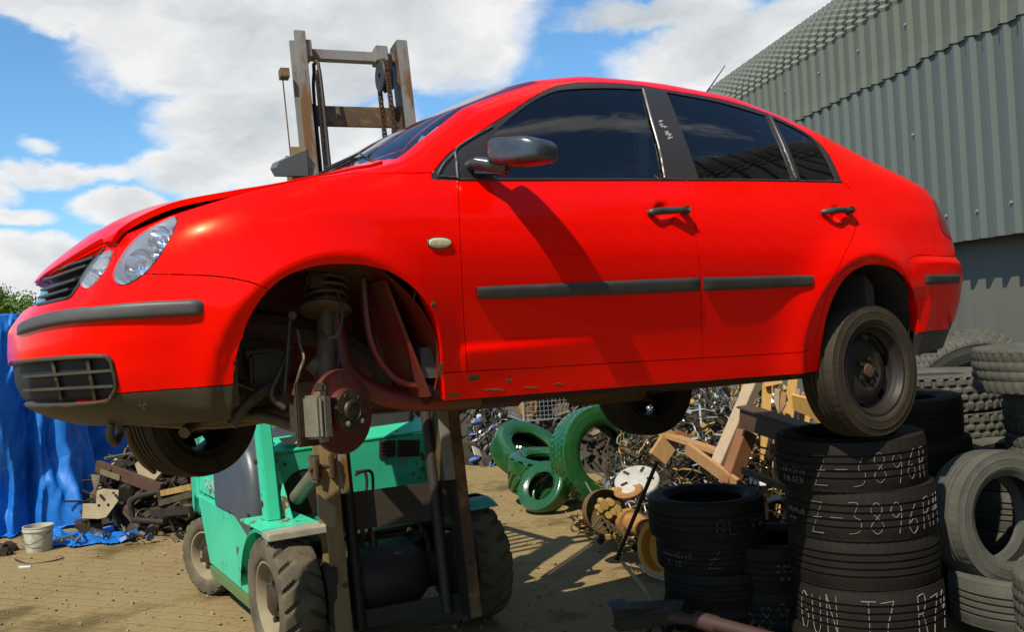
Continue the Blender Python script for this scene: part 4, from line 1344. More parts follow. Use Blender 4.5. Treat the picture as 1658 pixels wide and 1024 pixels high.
# ================================================================ GROUND AND SETTING
m = bpy.data.materials.new('yard_paving'); m.use_nodes = True; nt = m.node_tree; N = nt.nodes; L = nt.links; b = N['Principled BSDF']
b.inputs['Roughness'].default_value = .95; b.inputs['Specular IOR Level'].default_value = .15
tc = N.new('ShaderNodeTexCoord')
mp = N.new('ShaderNodeMapping'); mp.inputs['Rotation'].default_value = (0, 0, .42); L.new(tc.outputs['Object'], mp.inputs[0])
nw = N.new('ShaderNodeTexNoise'); nw.inputs['Scale'].default_value = 2.2; L.new(mp.outputs[0], nw.inputs['Vector'])
wm = N.new('ShaderNodeMix'); wm.data_type = 'VECTOR'; wm.inputs[0].default_value = .035; L.new(mp.outputs[0], wm.inputs[4]); L.new(nw.outputs['Color'], wm.inputs[5])
br = N.new('ShaderNodeTexBrick'); br.inputs['Scale'].default_value = 1; br.inputs['Brick Width'].default_value = .225; br.inputs['Row Height'].default_value = .115
br.inputs['Mortar Size'].default_value = .008; br.inputs['Mortar Smooth'].default_value = .6; br.inputs['Color1'].default_value = (.21, .145, .062, 1); br.inputs['Color2'].default_value = (.26, .185, .085, 1); br.inputs['Mortar'].default_value = (.095, .062, .022, 1)
L.new(wm.outputs[1], br.inputs['Vector'])
def nz(scale, detail=8, rough=.65, off=0):
    n = N.new('ShaderNodeTexNoise'); n.inputs['Scale'].default_value = scale; n.inputs['Detail'].default_value = detail; n.inputs['Roughness'].default_value = rough
    q = N.new('ShaderNodeMapping'); q.inputs['Location'].default_value = (off, off*1.7, 0); L.new(tc.outputs['Object'], q.inputs[0]); L.new(q.outputs[0], n.inputs['Vector']); return n
def rng(x, a, b_, c=0, d=1):
    r = N.new('ShaderNodeMapRange'); r.inputs[1].default_value = a; r.inputs[2].default_value = b_; r.inputs[3].default_value = c; r.inputs[4].default_value = d; L.new(x, r.inputs[0]); return r.outputs[0]
def mixc(f, a, b_, mode='MIX'):
    q = N.new('ShaderNodeMix'); q.data_type = 'RGBA'; q.blend_type = mode
    if isinstance(f, float): q.inputs[0].default_value = f
    else: L.new(f, q.inputs[0])
    for k, v in ((6, a), (7, b_)):
        if isinstance(v, tuple): q.inputs[k].default_value = v
        else: L.new(v, q.inputs[k])
    return q.outputs[2]
dust = mixc(rng(nz(1.1, 9, .7).outputs[0], .36, .58, .25, .96), br.outputs[0], (.265, .195, .092, 1))      # sand lying over the blocks
fine = mixc(rng(nz(45, 6, .7, 3).outputs[0], .3, .7, 0, .55), dust, (.145, .095, .03, 1))
st = mixc(rng(nz(.75, 10, .62, 11).outputs[0], .55, .63, 0, .72), fine, (.065, .045, .012, 1))     # oil stains
st2 = mixc(rng(nz(3.1, 8, .7, 23).outputs[0], .62, .72, 0, .5), st, (.32, .235, .11, 1))
L.new(st2, b.inputs['Base Color'])
bp = N.new('ShaderNodeBump'); bp.inputs['Strength'].default_value = .6; bp.inputs['Distance'].default_value = .02
hm = N.new('ShaderNodeMath'); hm.operation = 'ADD'; h1 = N.new('ShaderNodeMath'); h1.operation = 'MULTIPLY'; h1.inputs[1].default_value = -.6; L.new(br.outputs['Fac'], h1.inputs[0])
h2 = N.new('ShaderNodeMath'); h2.operation = 'MULTIPLY'; h2.inputs[1].default_value = .9; L.new(nz(22, 9, .75, 5).outputs[0], h2.inputs[0])
L.new(h1.outputs[0], hm.inputs[0]); L.new(h2.outputs[0], hm.inputs[1]); L.new(hm.outputs[0], bp.inputs['Height']); L.new(bp.outputs[0], b.inputs['Normal'])
bm = BM()
bmesh.ops.create_grid(bm, x_segments=8, y_segments=8, size=1200)
tag(obj('ground', bm, m), kind='structure')

# ---- shed with ribbed steel cladding
SD = Vector((-.1398, 1, 0)).normalized(); SN = Vector((-SD.y, SD.x, 0))     # along the wall (away), outward normal (towards the yard)
SO = Vector((3.937, 0, 0))
shed = thing('steel_shed', 'large dark grey ribbed metal shed with curved eaves behind the tyre stacks', 'building', (3.937, 0, 0))


def S3(u, out, z): return SD*u+SN*out+Vector((0, 0, z))


M_CLAD = mat('cladding_grey_green', (.095, .112, .092), rough=.6, metal=.05, spec=.3, col2=(.115, .125, .10), scale=1.2, amount=.7, bump=.02, bscale=40, stretch=(1, 1, .12))
M_CLADL = mat('cladding_lower', (.080, .100, .092), rough=.5, metal=.1, spec=.35, col2=(.11, .125, .11), scale=1.6, amount=.7, bump=.02, bscale=40, stretch=(1, 1, .12))
U0, U1 = -15.0, 11.45; PIT = .1715


def rib_profile():
    us = []; k = 0; u = U0
    while u < U1:
        us += [(u, 0), (u+.090, 0), (u+.108, .034), (u+.146, .034), (u+.164, 0)]; u += PIT
        k += 1
    return us


RP = rib_profile()


def clad(name, levels, m, off, jag=0.0):
    """levels = [(outward offset, z)]"""
    bm = BM(); prev = None
    rnd = random.Random(5)
    sheet = {}
    for (u, h) in RP:
        s = int((u-U0)/.686); dz = sheet.setdefault(s, rnd.uniform(-jag, jag))
        row = []
        for i, (o, z) in enumerate(levels):
            zz = z+(dz if i == 0 else 0)
            row.append(bm.verts.new(S3(u, off+o+h, zz)))
        if prev:
            for i in range(len(row)-1): bm.faces.new((prev[i], row[i], row[i+1], prev[i+1]))
        prev = row
    return obj(name, bm, m, shed)


clad('lower_cladding', [(0, 2.045), (0, 2.7), (0, 3.38)], M_CLADL, 0)
clad('upper_cladding', [(.006, 3.33), (0, 3.43), (0, 3.82)], M_CLAD, .012, .012)
# crimped curved eave sheets
bm = BM(); prev = None; NCV = 34; r = .537
for (u, h) in RP:
    row = []
    for k in range(NCV+1):
        a = math.pi/2*k/NCV; cr = (.012 if k % 2 else -.004)
        if k in (0, NCV): cr = 0
        hh = h*(1 if h == 0 else 1)
        ra = r+hh+cr
        row.append(bm.verts.new(S3(u, .014-r+ra*math.cos(a), 3.82+ra*math.sin(a))))
    row.append(bm.verts.new(S3(u, .014-r-6, 3.82+r+h+.5)))
    if prev:
        for i in range(len(row)-1): bm.faces.new((prev[i], row[i], row[i+1], prev[i+1]))
    prev = row
obj('curved_eave', bm, M_CLAD, shed)
bm = BM()   # plain wall below the cladding, and end wall
M_WALL = mat('shed_base_wall', (.085, .092, .070), rough=.8, col2=(.13, .13, .10), scale=1.5, amount=.5, bump=.1, bscale=30, stretch=(1, 1, .10), col3=(.07, .07, .055), scale3=2, lim3=(.5, .7))
prism(bm, [S3(U0, -.13, 0), S3(U1, -.13, 0), S3(U1, -.13, 3.75), S3(U0, -.13, 3.75)], SN*-.10)
prism(bm, [S3(U1-.02, -.18, 0), S3(U1-.02, -6.5, 0), S3(U1-.02, -6.5, 4.75), S3(U1-.02, -.6, 4.3), S3(U1-.02, -.18, 3.8)], SD*-.08)
obj('base_wall', bm, M_WALL, shed)
bm = BM()
u = U0+.127; k = 0
while u < U1:
    for z, st, o in ((2.227, 1, .036), (2.85, 4, .036), (3.63, 2, .048)):
        if k % (2*st) == 0:
            revolve(bm, [(.0135, 0), (.0135, .004), (.008, .005), (.008, .013), (.0005, .013)], 8, Matrix.Translation(S3(u, o, z+random.uniform(-.01, .01))) @ SN.to_track_quat('Z', 'Y').to_matrix().to_4x4())
    u += PIT; k += 1
tag(obj('fixing_screw', bm, mat('zinc', (.30, .31, .29), rough=.4, metal=.6), shed, 30), kind='stuff')

shed.location = CAM+(shed.location-CAM)*1.12; shed.scale = (1.12, 1.12, 1.12)

# ---- trees beyond the yard
M_BARK = mat('bark', (.07, .05, .03), rough=.9, col2=(.12, .09, .05), scale=9, bump=.4)


def leafmat(name, c1, c2):
    m = mat(name, c1, rough=.6, col2=c2, scale=.9, amount=.5, spec=.2)
    b = m.node_tree.nodes['Principled BSDF']; b.inputs['Subsurface Weight'].default_value = 0
    return m


M_LEAF = [leafmat('leaf_bright', (.12, .19, .018), (.055, .105, .012)), leafmat('leaf_mid', (.05, .095, .012), (.10, .15, .018)), leafmat('leaf_dark', (.022, .05, .014), (.05, .085, .014))]


def tree(x, y, h, rad, mi, label, seed):
    h *= 1.45; rad *= 1.25
    rnd = random.Random(seed); t = thing('tree', label, 'tree', (x, y, 0), 0, 'trees beyond the yard')
    bm = BM(); th = h*.30
    tube(bm, [(0, 0, 0), (rnd.uniform(-.1, .1), 0, th*.6), (rnd.uniform(-.2, .2), rnd.uniform(-.2, .2), th*1.5)], .2, 8, rs=[.22, .16, .09])
    lobes = []
    for k in range(16):
        a = rnd.uniform(0, 2*math.pi); rr = rad*rnd.uniform(.1, .75); z = h*rnd.uniform(.35, .86)
        k2 = 1-abs(z/h-.55)*.9
        p = Vector((rr*math.cos(a)*k2, rr*math.sin(a)*k2, z)); lobes.append((p, rad*rnd.uniform(.28, .5)))
        tube(bm, spline([(0, 0, th*rnd.uniform(.6, 1.2)), p*.5+Vector((0, 0, th*.5)), p], 3), .05, 5, rs=None)
    obj('trunk', bm, M_BARK, t, 60)
    bm = BM()
    for p, r in lobes:
        for k in range(230):
            d = Vector((rnd.gauss(0, 1), rnd.gauss(0, 1), rnd.gauss(0, 1))).normalized()
            q = p+d*r*(rnd.random()**.4)*Vector((1, 1, .8)).x
            q.z = max(q.z, h*.12); s = rnd.uniform(.07, .17)
            n = (d+Vector((rnd.gauss(0, .6), rnd.gauss(0, .6), rnd.gauss(0, .6)))).normalized(); u = n.orthogonal().normalized(); v = n.cross(u); a = rnd.uniform(0, 6.28); u, v = u*math.cos(a)+v*math.sin(a), v*math.cos(a)-u*math.sin(a)
            bm.faces.new([bm.verts.new(q+u*s), bm.verts.new(q+v*s*.5), bm.verts.new(q-u*s), bm.verts.new(q-v*s*.5)])
    obj('crown', bm, M_LEAF[mi], t)


TL = [(-37.2, 70, 4.0, 2.4, 0, 'leftmost bright green bushy tree above the blue tarp'), (-34.6, 68, 4.3, 2.3, 0, 'bright green rounded tree next to the car bonnet edge'),
      (-32.0, 74, 4.2, 2.2, 2, 'dark green tree partly behind the front of the car'), (-38.8, 76, 4.4, 2.2, 1, 'mid green tree at the far left edge of the photo'), (-33.4, 80, 4.5, 2.4, 1, 'mid green tree between the bright and dark ones'), (-35.9, 63, 3.1, 1.7, 1, 'low mid green bush in front of the other trees')]
for i, a in enumerate(TL): tree(*a, seed=40+i)
bm = BM()
bmesh.ops.create_grid(bm, x_segments=60, y_segments=3, size=1)
for v in bm.verts: v.co = Vector((v.co.x*260, 150+v.co.y*60, 2.0+.8*math.sin(v.co.x*9)+.5*math.sin(v.co.x*23) if v.co.y > .5 else -.2))
tag(obj('hills', bm, mat('far_scrub', (.04, .07, .015), rough=.9, col2=(.07, .09, .02), scale=.3)), kind='structure')

# ---- blue tarpaulin over a heap
M_TARP = mat('blue_tarpaulin', (.008, .155, .50), rough=.5, col2=(.006, .10, .38), scale=2.2, amount=.6, bump=.35, bscale=9, spec=.35, col3=(.06, .25, .55), scale3=3, lim3=(.60, .70))
_n = M_TARP.node_tree; _v = _n.nodes.new('ShaderNodeTexVoronoi'); _v.feature = 'DISTANCE_TO_EDGE'; _v.inputs['Scale'].default_value = 3.4
_t = _n.nodes.new('ShaderNodeTexCoord'); _w = _n.nodes.new('ShaderNodeTexNoise'); _w.inputs['Scale'].default_value = 2.5; _m = _n.nodes.new('ShaderNodeMix'); _m.data_type = 'VECTOR'; _m.inputs[0].default_value = .25
_n.links.new(_t.outputs['Object'], _w.inputs['Vector']); _n.links.new(_t.outputs['Object'], _m.inputs[4]); _n.links.new(_w.outputs['Color'], _m.inputs[5]); _n.links.new(_m.outputs[1], _v.inputs['Vector'])
_b = _n.nodes.new('ShaderNodeBump'); _b.inputs['Strength'].default_value = .55; _b.inputs['Distance'].default_value = .06; _n.links.new(_v.outputs['Distance'], _b.inputs['Height'])
_p = _n.nodes['Principled BSDF']; _n.links.new(_p.inputs['Normal'].links[0].from_socket, _b.inputs['Normal']); _n.links.new(_b.outputs[0], _p.inputs['Normal'])
path = [(-7.2, 7.6), (-5.4, 7.55), (-4.5, 7.7), (-3.98, 7.9), (-3.72, 8.25), (-3.50, 9.3), (-3.1, 10.8), (-2.7, 12.6)]
pp = spline([tuple(GW(a, b_).xy)+(0,) for a, b_ in path], 44)
TH_ = 2.03
bm = BM(); prev = None; rows_ = 72
for i, p in enumerate(pp):
    d = (pp[min(i+1, len(pp)-1)]-pp[max(i-1, 0)]).normalized(); nrm = Vector((d.y, -d.x, 0))
    row = []
    for k in range(rows_+1):
        t = k/rows_; z = TH_*(1-t)
        s = i*.05*26/44
        fold = .085*math.sin(s*5.3+1.2*math.sin(s*1.9))*(.25+t)+.05*math.sin(s*12.1+t*3)*t+.035*math.sin(s*23+t*5)*t**2
        big = .26*math.exp(-((s-(3.55+.7*t))/.32)**2)*math.sin(math.pi*min(1, t*1.1))+.22*math.exp(-((s-(2.3-.5*t))/.25)**2)*t
        flare = .34*max(0, t-.72)**1.3*3.2
        cr = noise.noise(Vector((s*2.1, t*3.2, 1)))*.13*(.3+t)-abs(noise.noise(Vector((s*2.6+t*1.5, t*3.4, 5))))*.10-abs(noise.noise(Vector((s*6+t*3, t*6, 8))))*.045+.03
        q = p+nrm*(fold+big+flare+cr)
        z2 = max(.012+.03*abs(math.sin(s*15)), z+cr*.4)
        if t > .93: z2 = .015+.05*abs(noise.noise(Vector((s*5, t*9, 2))))
        row.append(bm.verts.new((q.x, q.y, z2)))
    row2 = []
    for k in range(1, 6): row2.append(bm.verts.new((p.x-nrm.x*k*.45, p.y-nrm.y*k*.45, TH_+.02*math.sin(i*.4+k)+.012*k)))
    row = row2[::-1]+row
    if prev:
        for k in range(len(row)-1): bm.faces.new((prev[k], prev[k+1], row[k+1], row[k]))
    prev = row
o = obj('blue_tarpaulin', bm, M_TARP, None, 50); tag(o, 'bright blue tarpaulin draped over a heap behind the front of the car', 'tarpaulin')
bm = BM(); prev = None
for i in range(60):
    row = []
    for k in range(22):
        x = i/59; y = k/21
        bx = P(95+150*x, 868, 8.0); q = Vector((bx.x, GW(-3.2, 7.55).y-.1*x+.55*y+.05*math.sin(x*20)-.10*math.sin(math.pi*x), .012+.10*abs(noise.noise(Vector((x*7, y*4, 3))))*math.sin(math.pi*y)**.5*(1-.5*x)+.03*abs(noise.noise(Vector((x*22, y*15, 3))))))
        row.append(bm.verts.new(q))
    if prev:
        for k in range(21): bm.faces.new((prev[k], row[k], row[k+1], prev[k+1]))
    prev = row
o = obj('tarpaulin_edge', bm, M_TARP, None, 40); tag(o, 'crumpled strip of blue sheeting lying on the ground in front of the scrap', 'plastic sheet')

# ---- scrap steel at the left
M_SCR = mat('scrap_steel', (.12, .09, .045), rough=.6, metal=.3, col2=(.05, .03, .014), scale=9, bump=.15)
M_SCRL = mat('pale_plate', (.22, .17, .085), rough=.55, metal=.2, col2=(.12, .09, .04), scale=9, bump=.1)
M_DIRT = mat('dark_scrap', (.012, .009, .006), rough=.7, spec=.3, col2=(.034, .022, .010), scale=10)
M_SILV = mat('shiny_scrap', (.30, .28, .25), rough=.3, metal=.85, col2=(.25, .23, .2), scale=20)
M_WHITE = mat('white_scrap', (.42, .42, .38), rough=.5, col2=(.28, .26, .2), scale=12)
M_ORNG = mat('rust_orange', (.34, .17, .035), rough=.8, col2=(.15, .06, .015), scale=14, bump=.3)
M_YEL = mat('yellow_ochre', (.42, .27, .06), rough=.75, col2=(.17, .10, .025), scale=10, bump=.2)
M_BLUEP = mat('blue_scrap', (.05, .12, .35), rough=.5)


def part_thing(name, label, cat, bm, m, group=None, smooth=40):
    o = obj(name, bm, m, None, smooth); return tag(o, label, cat, group)


def px_prism(bm, pts, Y, thick, lean=0.0, mi=0):
    """flat plate whose outline is given in photograph pixels at distance Y"""
    y0 = pts[0][1]
    vs = [P(a, b_, Y+lean*(y0-b_)/100) for a, b_ in pts]
    n = (vs[1]-vs[0]).cross(vs[2]-vs[0]).normalized()
    if n.y < 0: n = -n
    prism(bm, vs, n*thick, mi)


bm = BM(); px_prism(bm, [(134, 816), (155, 816), (157, 795), (168, 792), (192, 794), (191, 812), (172, 838), (160, 841), (133, 840)], 7.75, .008, .3)
for q in ((163, 803), (184, 799), (175, 818), (160, 819)): tube(bm, [P(q[0], q[1], 7.75-.02), P(q[0], q[1], 7.75+.03)], .012, 10, mi=1)
part_thing('steel_plate', 'stepped pale steel plate with bolt holes leaning before the blue sheet', 'steel plate', bm, [M_SCRL, M_DIRT])
bm = BM(); px_prism(bm, [(147, 769), (162, 770), (160, 782), (153, 797)], 7.9, .006); part_thing('steel_bracket', 'small pale pointed bracket behind the stepped steel plate', 'bracket', bm, M_SCRL)
bm = BM(); beam(bm, P(158, 755, 8.0), P(262, 793, 7.9), .05, .10); beam(bm, P(163, 764, 7.95), P(194, 775, 7.93), .01, .05, mi=1); part_thing('steel_beam', 'brown rusty steel beam sloping down to the right with a pale stripe', 'steel beam', bm, [M_RUST, M_SCRL])
bm = BM(); px_prism(bm, [(218, 752), (228, 744), (240, 752), (248, 762), (258, 758), (261, 766), (247, 782), (236, 786), (226, 776)], 8.05, .01, .4); part_thing('bent_bracket', 'bent tan steel bracket on top of the scrap beside the wheel', 'bracket', bm, M_SCRL)
bm = BM(); px_prism(bm, [(198, 752), (204, 743), (228, 765), (224, 772)], 8.2, .03); part_thing('steel_angle', 'dark angle iron standing behind the rusty beam', 'angle iron', bm, M_DIRT)
bm = BM()
fr = [(212, 822), (214, 812), (224, 805), (252, 798), (258, 800), (268, 838), (266, 846)]
tube(bm, spline([P(a, b_, 7.7) for a, b_ in fr], 4), .028, 8); tube(bm, [P(212, 822, 7.7), P(216, 843, 7.7), P(266, 846, 7.7)], .028, 8)
part_thing('bent_tubing', 'dark bent tubular frame lying on its edge in the scrap', 'metal frame', bm, M_DIRT, smooth=60)
bm = BM(); beam(bm, P(254, 801, 7.8), P(312, 789, 7.3), .05, .05); part_thing('steel_bar', 'steel bar with a yellow upper face pointing at the forklift', 'steel bar', bm, M_YEL)
bm = BM(); beam(bm, P(262, 815, 7.7), P(315, 800, 7.25), .06, .05); part_thing('steel_bar', 'grey square steel bar below the yellow one', 'steel bar', bm, M_SCR)
bm = BM(); beam(bm, P(250, 832, 7.6), P(312, 826, 7.3), .06, .06); tube(bm, [P(272, 838, 7.5), P(276, 826, 7.5), P(288, 826, 7.45)], .035, 8); tube(bm, [P(295, 838, 7.45), P(296, 822, 7.45)], .05, 10); part_thing('axle_stub', 'dark greasy axle stub low in the scrap next to the forklift wheel', 'axle part', bm, M_DIRT)
def heap(name, region, n, mats, seed, size=(.05, .2), hfun=None, thin=.5):
    """scrap mound: region(x,y)->height or None sampled in a box"""
    rnd = random.Random(seed); bm = BM(); (x0, x1, y0, y1) = region; c = 0; tries = 0
    while c < n and tries < n*8:
        tries += 1
        x = rnd.uniform(x0, x1); y = rnd.uniform(y0, y1); h = hfun(x, y)
        if h <= 0: continue
        z = h*(1-rnd.random()**3*.6); mi = rnd.randrange(len(mats)); s = rnd.uniform(*size)
        rot = (Matrix.Rotation(rnd.uniform(0, 6.3), 3, 'Z') @ Matrix.Rotation(rnd.uniform(-1.2, 1.2), 3, 'X') @ Matrix.Rotation(rnd.uniform(-1.2, 1.2), 3, 'Y'))
        t = rnd.random(); p = Vector((x, y, z))
        if t < .35: box(bm, p, (s, s*rnd.uniform(.3, .9), s*.12), rot, mi)
        elif t < .5: box(bm, p, (s, s*.4, s*.35), rot, mi)
        elif t < .72: a = rot @ Vector((s*1.1, 0, 0)); tube(bm, [p-a, p+a*.3+Vector((0, 0, s*.2)), p+a], s*.05, 5, mi=mi)
        elif t < .85: a = rot @ Vector((s*.3, 0, 0)); tube(bm, [p-a, p+a], s*.3, 10, mi=mi)
        else:
            M = Matrix.Translation(p) @ rot.to_4x4()
            revolve(bm, [(s*.5, -.01), (s*.55, 0), (s*.5, .012), (s*.42, 0)], 14, M, closed=True, mi=mi)
        c += 1
    return bm


def mound(cx, cy, rx, ry, h):
    def f(x, y):
        d = ((x-cx)/rx)**2+((y-cy)/ry)**2
        return h*(1-d)**.7 if d < 1 else 0
    return f


def mound_base(bm, cx, cy, rx, ry, h, seed, mi=0, n=40):
    old = set(bm.faces)
    gv = bmesh.ops.create_grid(bm, x_segments=n, y_segments=n, size=1)['verts']
    for f in bm.faces:
        if f not in old: f.material_index = mi
    for v in gv:
        x, y = v.co.x, v.co.y; r = math.hypot(x, y); k = max(abs(x), abs(y)); s = k/r if r > 0 else 1; x *= s; y *= s; d = x*x+y*y
        z = h*max(0, 1-d)**.7*.82+noise.noise(Vector((x*6, y*6, seed)))*.12*h*(1-d)
        v.co = Vector((cx+x*rx, cy+y*ry, z-.02))



LM = [M_DIRT, M_DIRT, M_SCR, M_DIRT, M_DIRT, M_SCRL, M_RUST, M_DIRT, M_DIRT]
bm = heap('x', (-4.4, -2.2, 8.6, 11.0), 460, LM, 77, (.06, .28), mound(-3.32, 9.75, .95, 1.05, .72)); mound_base(bm, -3.32, 9.75, .92, 1.0, .6, 9)
tag(obj('dark_scrap_heap', bm, LM), kind='stuff')
bm = heap('x', (-4.1, -2.7, 8.3, 8.8), 60, [M_DIRT, M_SCR, M_SCRL, M_BLUEP], 78, (.03, .10), lambda x, y: .06)
tag(obj('scrap_litter', bm, [M_DIRT, M_SCR, M_SCRL, M_BLUEP]), kind='stuff')
# white bucket
bk = thing('bucket', 'dirty white plastic bucket standing on the ground at far left', 'bucket', P(64, 892, 7.30))
bk.location.z = 0
bm = BM(); revolve(bm, [(.001, .004), (.095, .004), (.100, .0), (.103, .01), (.116, .17), (.124, .172), (.125, .186), (.117, .188), (.118, .200), (.122, .202), (.122, .212), (.113, .212), (.100, .012), (.001, .010)], 40)
obj('pail', bm, mat('dirty_white_plastic', (.52, .50, .42), rough=.5, col2=(.34, .29, .18), scale=9, amount=.5, col3=(.16, .12, .06), scale3=6, lim3=(.56, .7)), bk, 40)
bm = BM(); tube(bm, spline([(-.124, 0, .18), (-.11, -.07, .12), (-.02, -.128, .075), (.08, -.10, .12), (.124, 0, .18)], 5), .003, 6); obj('handle', bm, M_SCR, bk, 60)
ch = thing('steel_channel_frame', 'flat steel channel frame on the ground behind the white bucket', 'metal frame', (0, 0, 0))
bm = BM(); beam(bm, P(-20, 905, 7.35), P(125, 871, 7.6), .07, .06); obj('channel', bm, M_SCR, ch)
bm = BM(); beam(bm, P(-20, 870, 8.0), P(70, 850, 8.25), .07, .07); obj('channel', bm, M_SCR, ch)
bm = BM(); beam(bm, P(0, 872, 7.9), P(14, 893, 7.4), .05, .05); obj('cross_piece', bm, M_SCRL, ch)
bm = BM(); tube(bm, [P(2, 900, 7.2), P(16, 893, 7.3)], .08, 12, rs=[.07, .09]); box(bm, P(8, 898, 7.15), (.12, .1, .10), bev=.02); tube(bm, [P(-8, 888, 7.2), P(8, 890, 7.2)], .045, 10)
part_thing('gearbox_part', 'black greasy machine part on the ground at the left edge', 'machine part', bm, M_DIRT)
bm = BM(); tube(bm, [P(31, 920, 6.79), P(51, 919, 6.81)], .013, 10); part_thing('metal_tube', 'short white tube lying on the ground below the bucket', 'tube', bm, M_WHITE)
bm = BM(); tube(bm, spline([P(24, 908, 6.98)+Vector((0, 0, .01)), P(45, 914, 6.9), P(75, 911, 6.94), P(97, 906, 7.0), P(102, 903, 7.05)], 4), .006, 6); part_thing('wire', 'thin dark wire curling on the ground in front of the bucket', 'wire', bm, M_DIRT)
bm = BM(); box(bm, P(134, 884, 7.42)+Vector((0, 0, .0)), (.06, .05, .025), Matrix.Rotation(.4, 3, 'Z'), bev=.008); part_thing('stone', 'small dark stone on the bare ground right of the bucket', 'stone', bm, M_DIRT)
# loose grit on the yard
bm = BM(); rnd = random.Random(3)
for k in range(1500):
    y = rnd.uniform(4.5, 11); x = rnd.uniform(-4.4, 1.6)*y/7.5
    s = rnd.uniform(.003, .012)*(1 if rnd.random() < .93 else 2.2)
    box(bm, (x, y, s*.3), (s*rnd.uniform(.7, 1.6), s*rnd.uniform(.7, 1.6), s*.8), Matrix.Rotation(rnd.uniform(0, 3), 3, 'Z') @ Matrix.Rotation(rnd.uniform(-.4, .4), 3, 'X'), mi=rnd.choice((0, 0, 0, 1, 2)))
tag(obj('gravel', bm, [mat('grit', (.20, .14, .06), rough=.9), M_DIRT, mat('grit_pale', (.28, .21, .11), rough=.9)]), kind='stuff')


HM = [M_DIRT, M_SILV, M_DIRT, M_SCR, M_WHITE, M_RUST, M_DIRT, M_SILV, M_BLACKPL]
bm = heap('x', (-2.4, 3.6, 11.6, 15.5), 1500, HM, 1, (.06, .24), mound(.5, 13.6, 2.9, 1.9, 1.55)); mound_base(bm, .5, 13.6, 2.85, 1.85, 1.5, 3)
tag(obj('far_scrap_heap', bm, HM), kind='stuff')
bm = heap('x', (-.6, .6, 11.3, 12.6), 420, [M_SILV, M_DIRT, M_WHITE, M_DIRT, M_BLUEP, M_SILV], 2, (.05, .17), mound(-.15, 12.3, .75, .8, .75)); mound_base(bm, -.15, 12.3, .72, .75, .7, 4, 1)
tag(obj('bright_scrap_heap', bm, [M_SILV, M_DIRT, M_WHITE, M_DIRT, M_BLUEP, M_SILV]), kind='stuff')
# wire-mesh cage of parts
cg = thing('wire_cage', 'galvanised wire mesh cage filled with loose metal behind the green tyres', 'wire cage', P(915, 700, 12.0)); cg.location.z = .45
M_GALV = mat('galvanised_wire', (.42, .44, .42), rough=.45, metal=.7)
bm = BM()
Wc, Dc, Hc = 1.25, 1.0, 1.05
for k in range(27):
    x = -Wc/2+Wc*k/26
    for y in (-Dc/2, Dc/2): tube(bm, [(x, y, .1), (x, y, Hc)], .004, 4)
for k in range(22):
    y = -Dc/2+Dc*k/21
    for x in (-Wc/2, Wc/2): tube(bm, [(x, y, .1), (x, y, Hc)], .004, 4)
for k in range(20):
    z = .1+(Hc-.1)*k/19
    for a, b_ in (((-Wc/2, -Dc/2), (Wc/2, -Dc/2)), ((Wc/2, -Dc/2), (Wc/2, Dc/2)), ((-Wc/2, Dc/2), (Wc/2, Dc/2)), ((-Wc/2, -Dc/2), (-Wc/2, Dc/2))): tube(bm, [(*a, z), (*b_, z)], .004 if 0 < k < 19 else .012, 4)
obj('mesh', bm, M_GALV, cg)
for sx in (-1, 1):
    for sy in (-1, 1):
        bm = BM(); tube(bm, [(sx*Wc/2, sy*Dc/2, 0), (sx*Wc/2, sy*Dc/2, Hc+.02)], .02, 8); obj('leg', bm, M_GALV, cg, 60)
cg.rotation_euler.z = .25
bm = heap('x', (-.55, .55, -.42, .42), 330, [M_SILV, M_DIRT, M_WHITE, M_SCR, M_YEL], 7, (.06, .2), lambda x, y: .95)
for v in bm.verts: v.co = cg.matrix_basis @ v.co if False else v.co
DM = [M_DIRT, M_DIRT, M_SCR, M_DIRT, M_SILV]
bd = heap('x', (.1, 2.0, 10.4, 12.2), 420, DM, 55, (.06, .22), mound(1.05, 11.4, 1.0, .9, .85)); mound_base(bd, 1.05, 11.4, .95, .85, .75, 11); tag(obj('dark_backing_heap', bd, DM), kind='stuff')  # heap added behind the large green tyre so its open centre looks dark
o = obj('cage_scrap', bm, [M_SILV, M_DIRT, M_WHITE, M_SCR, M_YEL]); o.location = cg.location; o.rotation_euler.z = .25; tag(o, kind='stuff')
bm = BM(); revolve(bm, [(.03, -.02), (.10, -.02), (.13, .0), (.13, .02), (.10, .01), (.05, .03), (.03, .03)], 24, Matrix.Translation(P(852, 657, 11.2)) @ Vector((.4, -1, .2)).to_track_quat('Z', 'Y').to_matrix().to_4x4(), closed=True)
part_thing('brake_drum', 'round orange rusty drum on the far scrap just under the car sill', 'brake drum', bm, M_ORNG)

